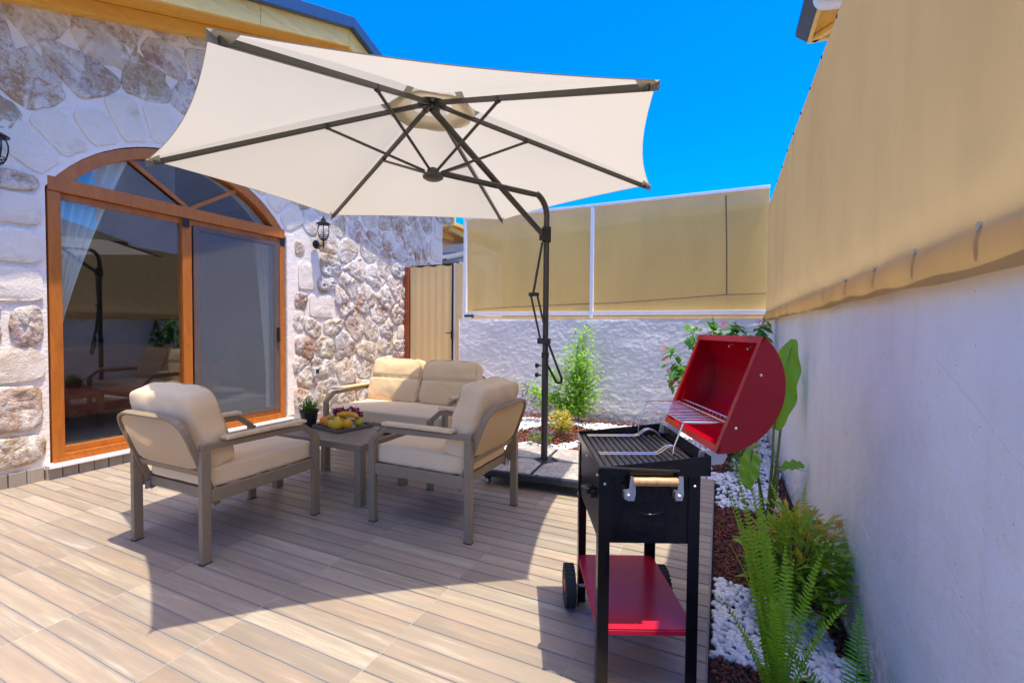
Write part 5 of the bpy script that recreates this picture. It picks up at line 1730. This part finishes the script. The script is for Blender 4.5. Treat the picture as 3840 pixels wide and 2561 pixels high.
nd_ = thing('nandina_shrub', 'dense shrub with orange tipped yellow green leaves against the white wall', 'shrub', (.30, 2.16, -.03))
bush(nd_, 400, .17, .20, .43, [M['fern_dark'], M['nandina'], M['fern_dark'], M['nandina'], M['fern'], M['nandina'], M['nandina_tip']], .062, random.Random(3), 14)
f3 = thing('sword_fern', 'dark sword fern behind the orange tipped shrub with arching fronds on the wall', 'fern', (.33, 2.36, -.03))
for az, L, lift, dr in ((.3, .52, 1.25, .7), (1.2, .5, 1.3, .4), (2.3, .5, 1.35, .5), (5.8, .55, 1.2, .9), (3.4, .42, 1.2, .7)):
    frond(f3, az, L, lift, dr, M['fern'], .036, .012, fr_r)

# bird-of-paradise: few big paddle leaves
sp = thing('paddle_leaf_plant', 'tall plant with one huge paddle leaf behind the open red lid', 'plant', (.30, 3.30, -.03))
def paddle(parent, base, tip, w, nrm, stalk_to, wob=.06, fold=.25):
    base = Vector(base); tip = Vector(tip); d = tip - base; L = d.length; d.normalize()
    s_ = d.cross(Vector(nrm)).normalized(); n_ = s_.cross(d)
    def f(u, v):
        t = v; k = math.sin(math.pi * min(1, (t * .93 + .05))) ** .62 * (1 - .18 * t)
        x = (2 * u - 1)
        edge = 1 + wob * math.sin(t * 17 + x * 2) * abs(x)
        return base + d * L * t + s_ * x * w / 2 * k * edge + n_ * (fold * abs(x) * w / 2 * k - .25 * L * (t - .3) ** 2 * .5 + .012 * math.sin(t * 21 + 3 * x) * abs(x))
    o = MB().grid(f, 14, 26).obj('leaf', M['paddle'], parent, smooth=True, angle=180, fix=False)
    MB().tube([stalk_to, Vector(stalk_to).lerp(base, .5) + Vector((.005, 0, .0)), base, base + d * L * .9 - n_ * .02], [.011, .009, .006, .002], 8).obj('stalk', M['stem'], parent, smooth=True)
    MB().tube([base + n_ * .004, base + d * L * .5 + n_ * -.006, base + d * L * .93 - n_ * .05], [.006, .004, .001], 6).obj('midrib', M['stem'], o, smooth=True)
paddle(sp, (.02, -.02, .56), (.10, -.05, 1.13), .21, (-.45, -1, .1), (0, 0, 0))
paddle(sp, (-.10, -.06, .42), (-.13, -.16, .20), .13, (-.2, -1, .6), (-.02, -.01, 0))
paddle(sp, (.05, -.06, .33), (.155, -.2, .40), .09, (-.4, -.5, 1), (.02, -.01, 0))
paddle(sp, (.07, .05, .62), (.12, .22, .95), .12, (.3, -1, .3), (.01, .02, 0))

# red flowered jatropha behind the lid
jt_ = thing('red_flowered_shrub', 'leafy shrub with small red flowers in the corner behind the red lid', 'shrub', (-.02, 4.95, -.02))
jr = random.Random(17)
stm = MB(); ends = []
for k in range(13):
    a = jr.uniform(0, 6.28); r = jr.uniform(.15, .5)
    e = Vector((r * math.cos(a) * .95, r * math.sin(a) * .55, jr.uniform(.95, 1.27)))
    if k < 9:
        e = Vector(((-.46, -.08, .98), (-.43, -.1, .84), (-.05, 0, 1.30), (.16, -.04, 1.27), (.40, -.06, 1.27), (-.27, 0, 1.22), (.28, -.12, 1.12), (-.40, -.12, .70), (.02, -.1, 1.18))[k])
    m1 = Vector((e.x * .35, e.y * .35, e.z * .6))
    stm.tube([(0, 0, 0), m1, e], [.009, .006, .003], 6); ends.append((m1, e))
stm.obj('stem', M['bark'], jt_)
lm = MB(); leafq(lm, Vector((0, 0, 0)), Vector((1, 0, 0)), .115, .066, Vector((0, 0, 1)), .25)
l0 = lm.obj('leaf', M['jatropha'], jt_, smooth=True, angle=180, fix=False); lmesh = l0.data; bpy.data.objects.remove(l0)
for m1, e in ends:
    for k in range(20):
        t = jr.uniform(.45, 1.02)
        p = m1.lerp(e, t) + Vector((jr.gauss(0, .03), jr.gauss(0, .03), jr.gauss(0, .025))); a = jr.uniform(0, 6.28)
        o = bpy.data.objects.new('leaf', lmesh); COL.objects.link(o); o.parent = jt_
        o.location = p; o.rotation_euler = (jr.uniform(-.5, .5), jr.uniform(-.3, .9), a)
        s_ = jr.uniform(.7, 1.15); o.scale = (s_, s_, s_)
fl = MB()
for q in range(9):
    v5 = Vector((0, 0, 0))
    for k in range(5):
        a = k * 1.2566
        c = Vector((jr.uniform(-.02, .02), jr.uniform(-.02, .02), jr.uniform(-.02, .02)))
        leafq(fl, c, Vector((math.cos(a), math.sin(a), .3)), .016, .010, Vector((0, 0, 1)), .2, 2)
f0 = fl.obj('flower', M['redpetal'], jt_, fix=False); fmesh = f0.data; bpy.data.objects.remove(f0)
for p in ((-.50, -.1, .98), (-.47, -.18, .86), (-.44, -.1, .74), (-.40, -.2, .64), (-.1, -.25, 1.08), (.36, -.1, 1.24), (.30, -.15, .92), (.05, -.2, 1.22), (-.22, -.2, .55)):
    o = bpy.data.objects.new('flower', fmesh); COL.objects.link(o); o.parent = jt_
    o.location = p; s_ = jr.uniform(1.1, 1.6); o.scale = (s_, s_, s_ * 1.3); o.rotation_euler = (jr.uniform(-.4, .4), jr.uniform(-.4, .4), jr.uniform(0, 6))

# climbing duranta by the back wall
du = thing('duranta_shrub', 'loose light green shrub with purple flowers against the rough back wall', 'shrub', (-1.55, 5.33, 0))
dr_ = random.Random(41)
stm = MB(); fo = MB(); fw_ = MB()
def branch(p, e, nleaf, spread, fl_=0):
    m1 = p.lerp(e, .5) + Vector((dr_.uniform(-.04, .04), dr_.uniform(-.03, .03), .03))
    stm.tube([p, m1, e], [.006, .004, .002], 5)
    for k in range(nleaf):
        t = dr_.uniform(.12, 1.0)
        q = (p.lerp(m1, t * 2) if t < .5 else m1.lerp(e, t * 2 - 1)) + Vector((dr_.gauss(0, spread), dr_.gauss(0, spread * .7), dr_.gauss(0, spread)))
        d = Vector((dr_.uniform(-1, 1), dr_.uniform(-1, .6), dr_.uniform(-.4, .8)))
        leafq(fo, q, d, dr_.uniform(.032, .056), .027, Vector((dr_.uniform(-.6, .6), -.5, 1)), .2, 2)
    for k in range(fl_):
        q = e + Vector((dr_.gauss(0, .03), dr_.gauss(0, .03), dr_.gauss(0, .05) - .03))
        leafq(fw_, q, Vector((dr_.uniform(-1, 1), dr_.uniform(-1, 1), dr_.uniform(-1, 1))), .022, .018, Vector((0, -1, .3)), .1, 2)
branch(Vector((0, 0, 0)), Vector((.03, .1, 1.17)), 460, .06)
branch(Vector((0, 0, .05)), Vector((-.03, .05, .95)), 420, .08)
branch(Vector((0, 0, .05)), Vector((.08, .0, .75)), 260, .08)
for ex, ez, n_, fl_ in ((-.62, .45, 150, 26), (-.52, .30, 130, 20), (-.35, .62, 120, 0), (.17, .55, 80, 4), (.20, .36, 60, 0), (-.15, .8, 110, 0), (.12, .85, 80, 0), (-.68, .38, 70, 30), (-.3, .25, 90, 6), (.1, .2, 60, 0)):
    branch(Vector((0, 0, .08 + ez * .25)), Vector((ex, dr_.uniform(-.2, .1), ez)), int(n_ * 1.5), .06, fl_)
stm.obj('stem', M['bark'], du); fo.obj('foliage', M['duranta'], du, fix=False); fw_.obj('flowers', M['purple'], du, fix=False)

ys = thing('yellow_shrub', 'small yellow leaved shrub in the mulch right of the umbrella pole', 'shrub', (-1.55, 4.66, 0))
bush(ys, 260, .13, .12, .27, [M['lowleaf'], M['yellowleaf'], M['yellowleaf'], M['yellowleaf']], .032, random.Random(8), 8, .02)
pv = thing('purple_flower', 'low green clump topped with purple flowers left of the umbrella pole', 'flower', (-1.62, 4.22, 0))
bush(pv, 160, .12, .10, .14, [M['lowleaf'], M['lowleaf'], M['lowleaf'], M['purple']], .03, random.Random(9), 6, .01)
ys2 = thing('golden_shrub', 'small golden green shrub below the red lid by the white wall', 'shrub', (.20, 4.55, -.02))
bush(ys2, 240, .14, .16, .26, [M['lowleaf'], M['yellowleaf'], M['nandina'], M['yellowleaf']], .036, random.Random(10), 8, .02)
gs = thing('green_clump', 'low fresh green clump in front of the golden shrub beside the barbecue', 'plant', (.20, 4.12, -.02))
bush(gs, 150, .10, .10, .15, [M['lowleaf']], .034, random.Random(12), 6, .01)
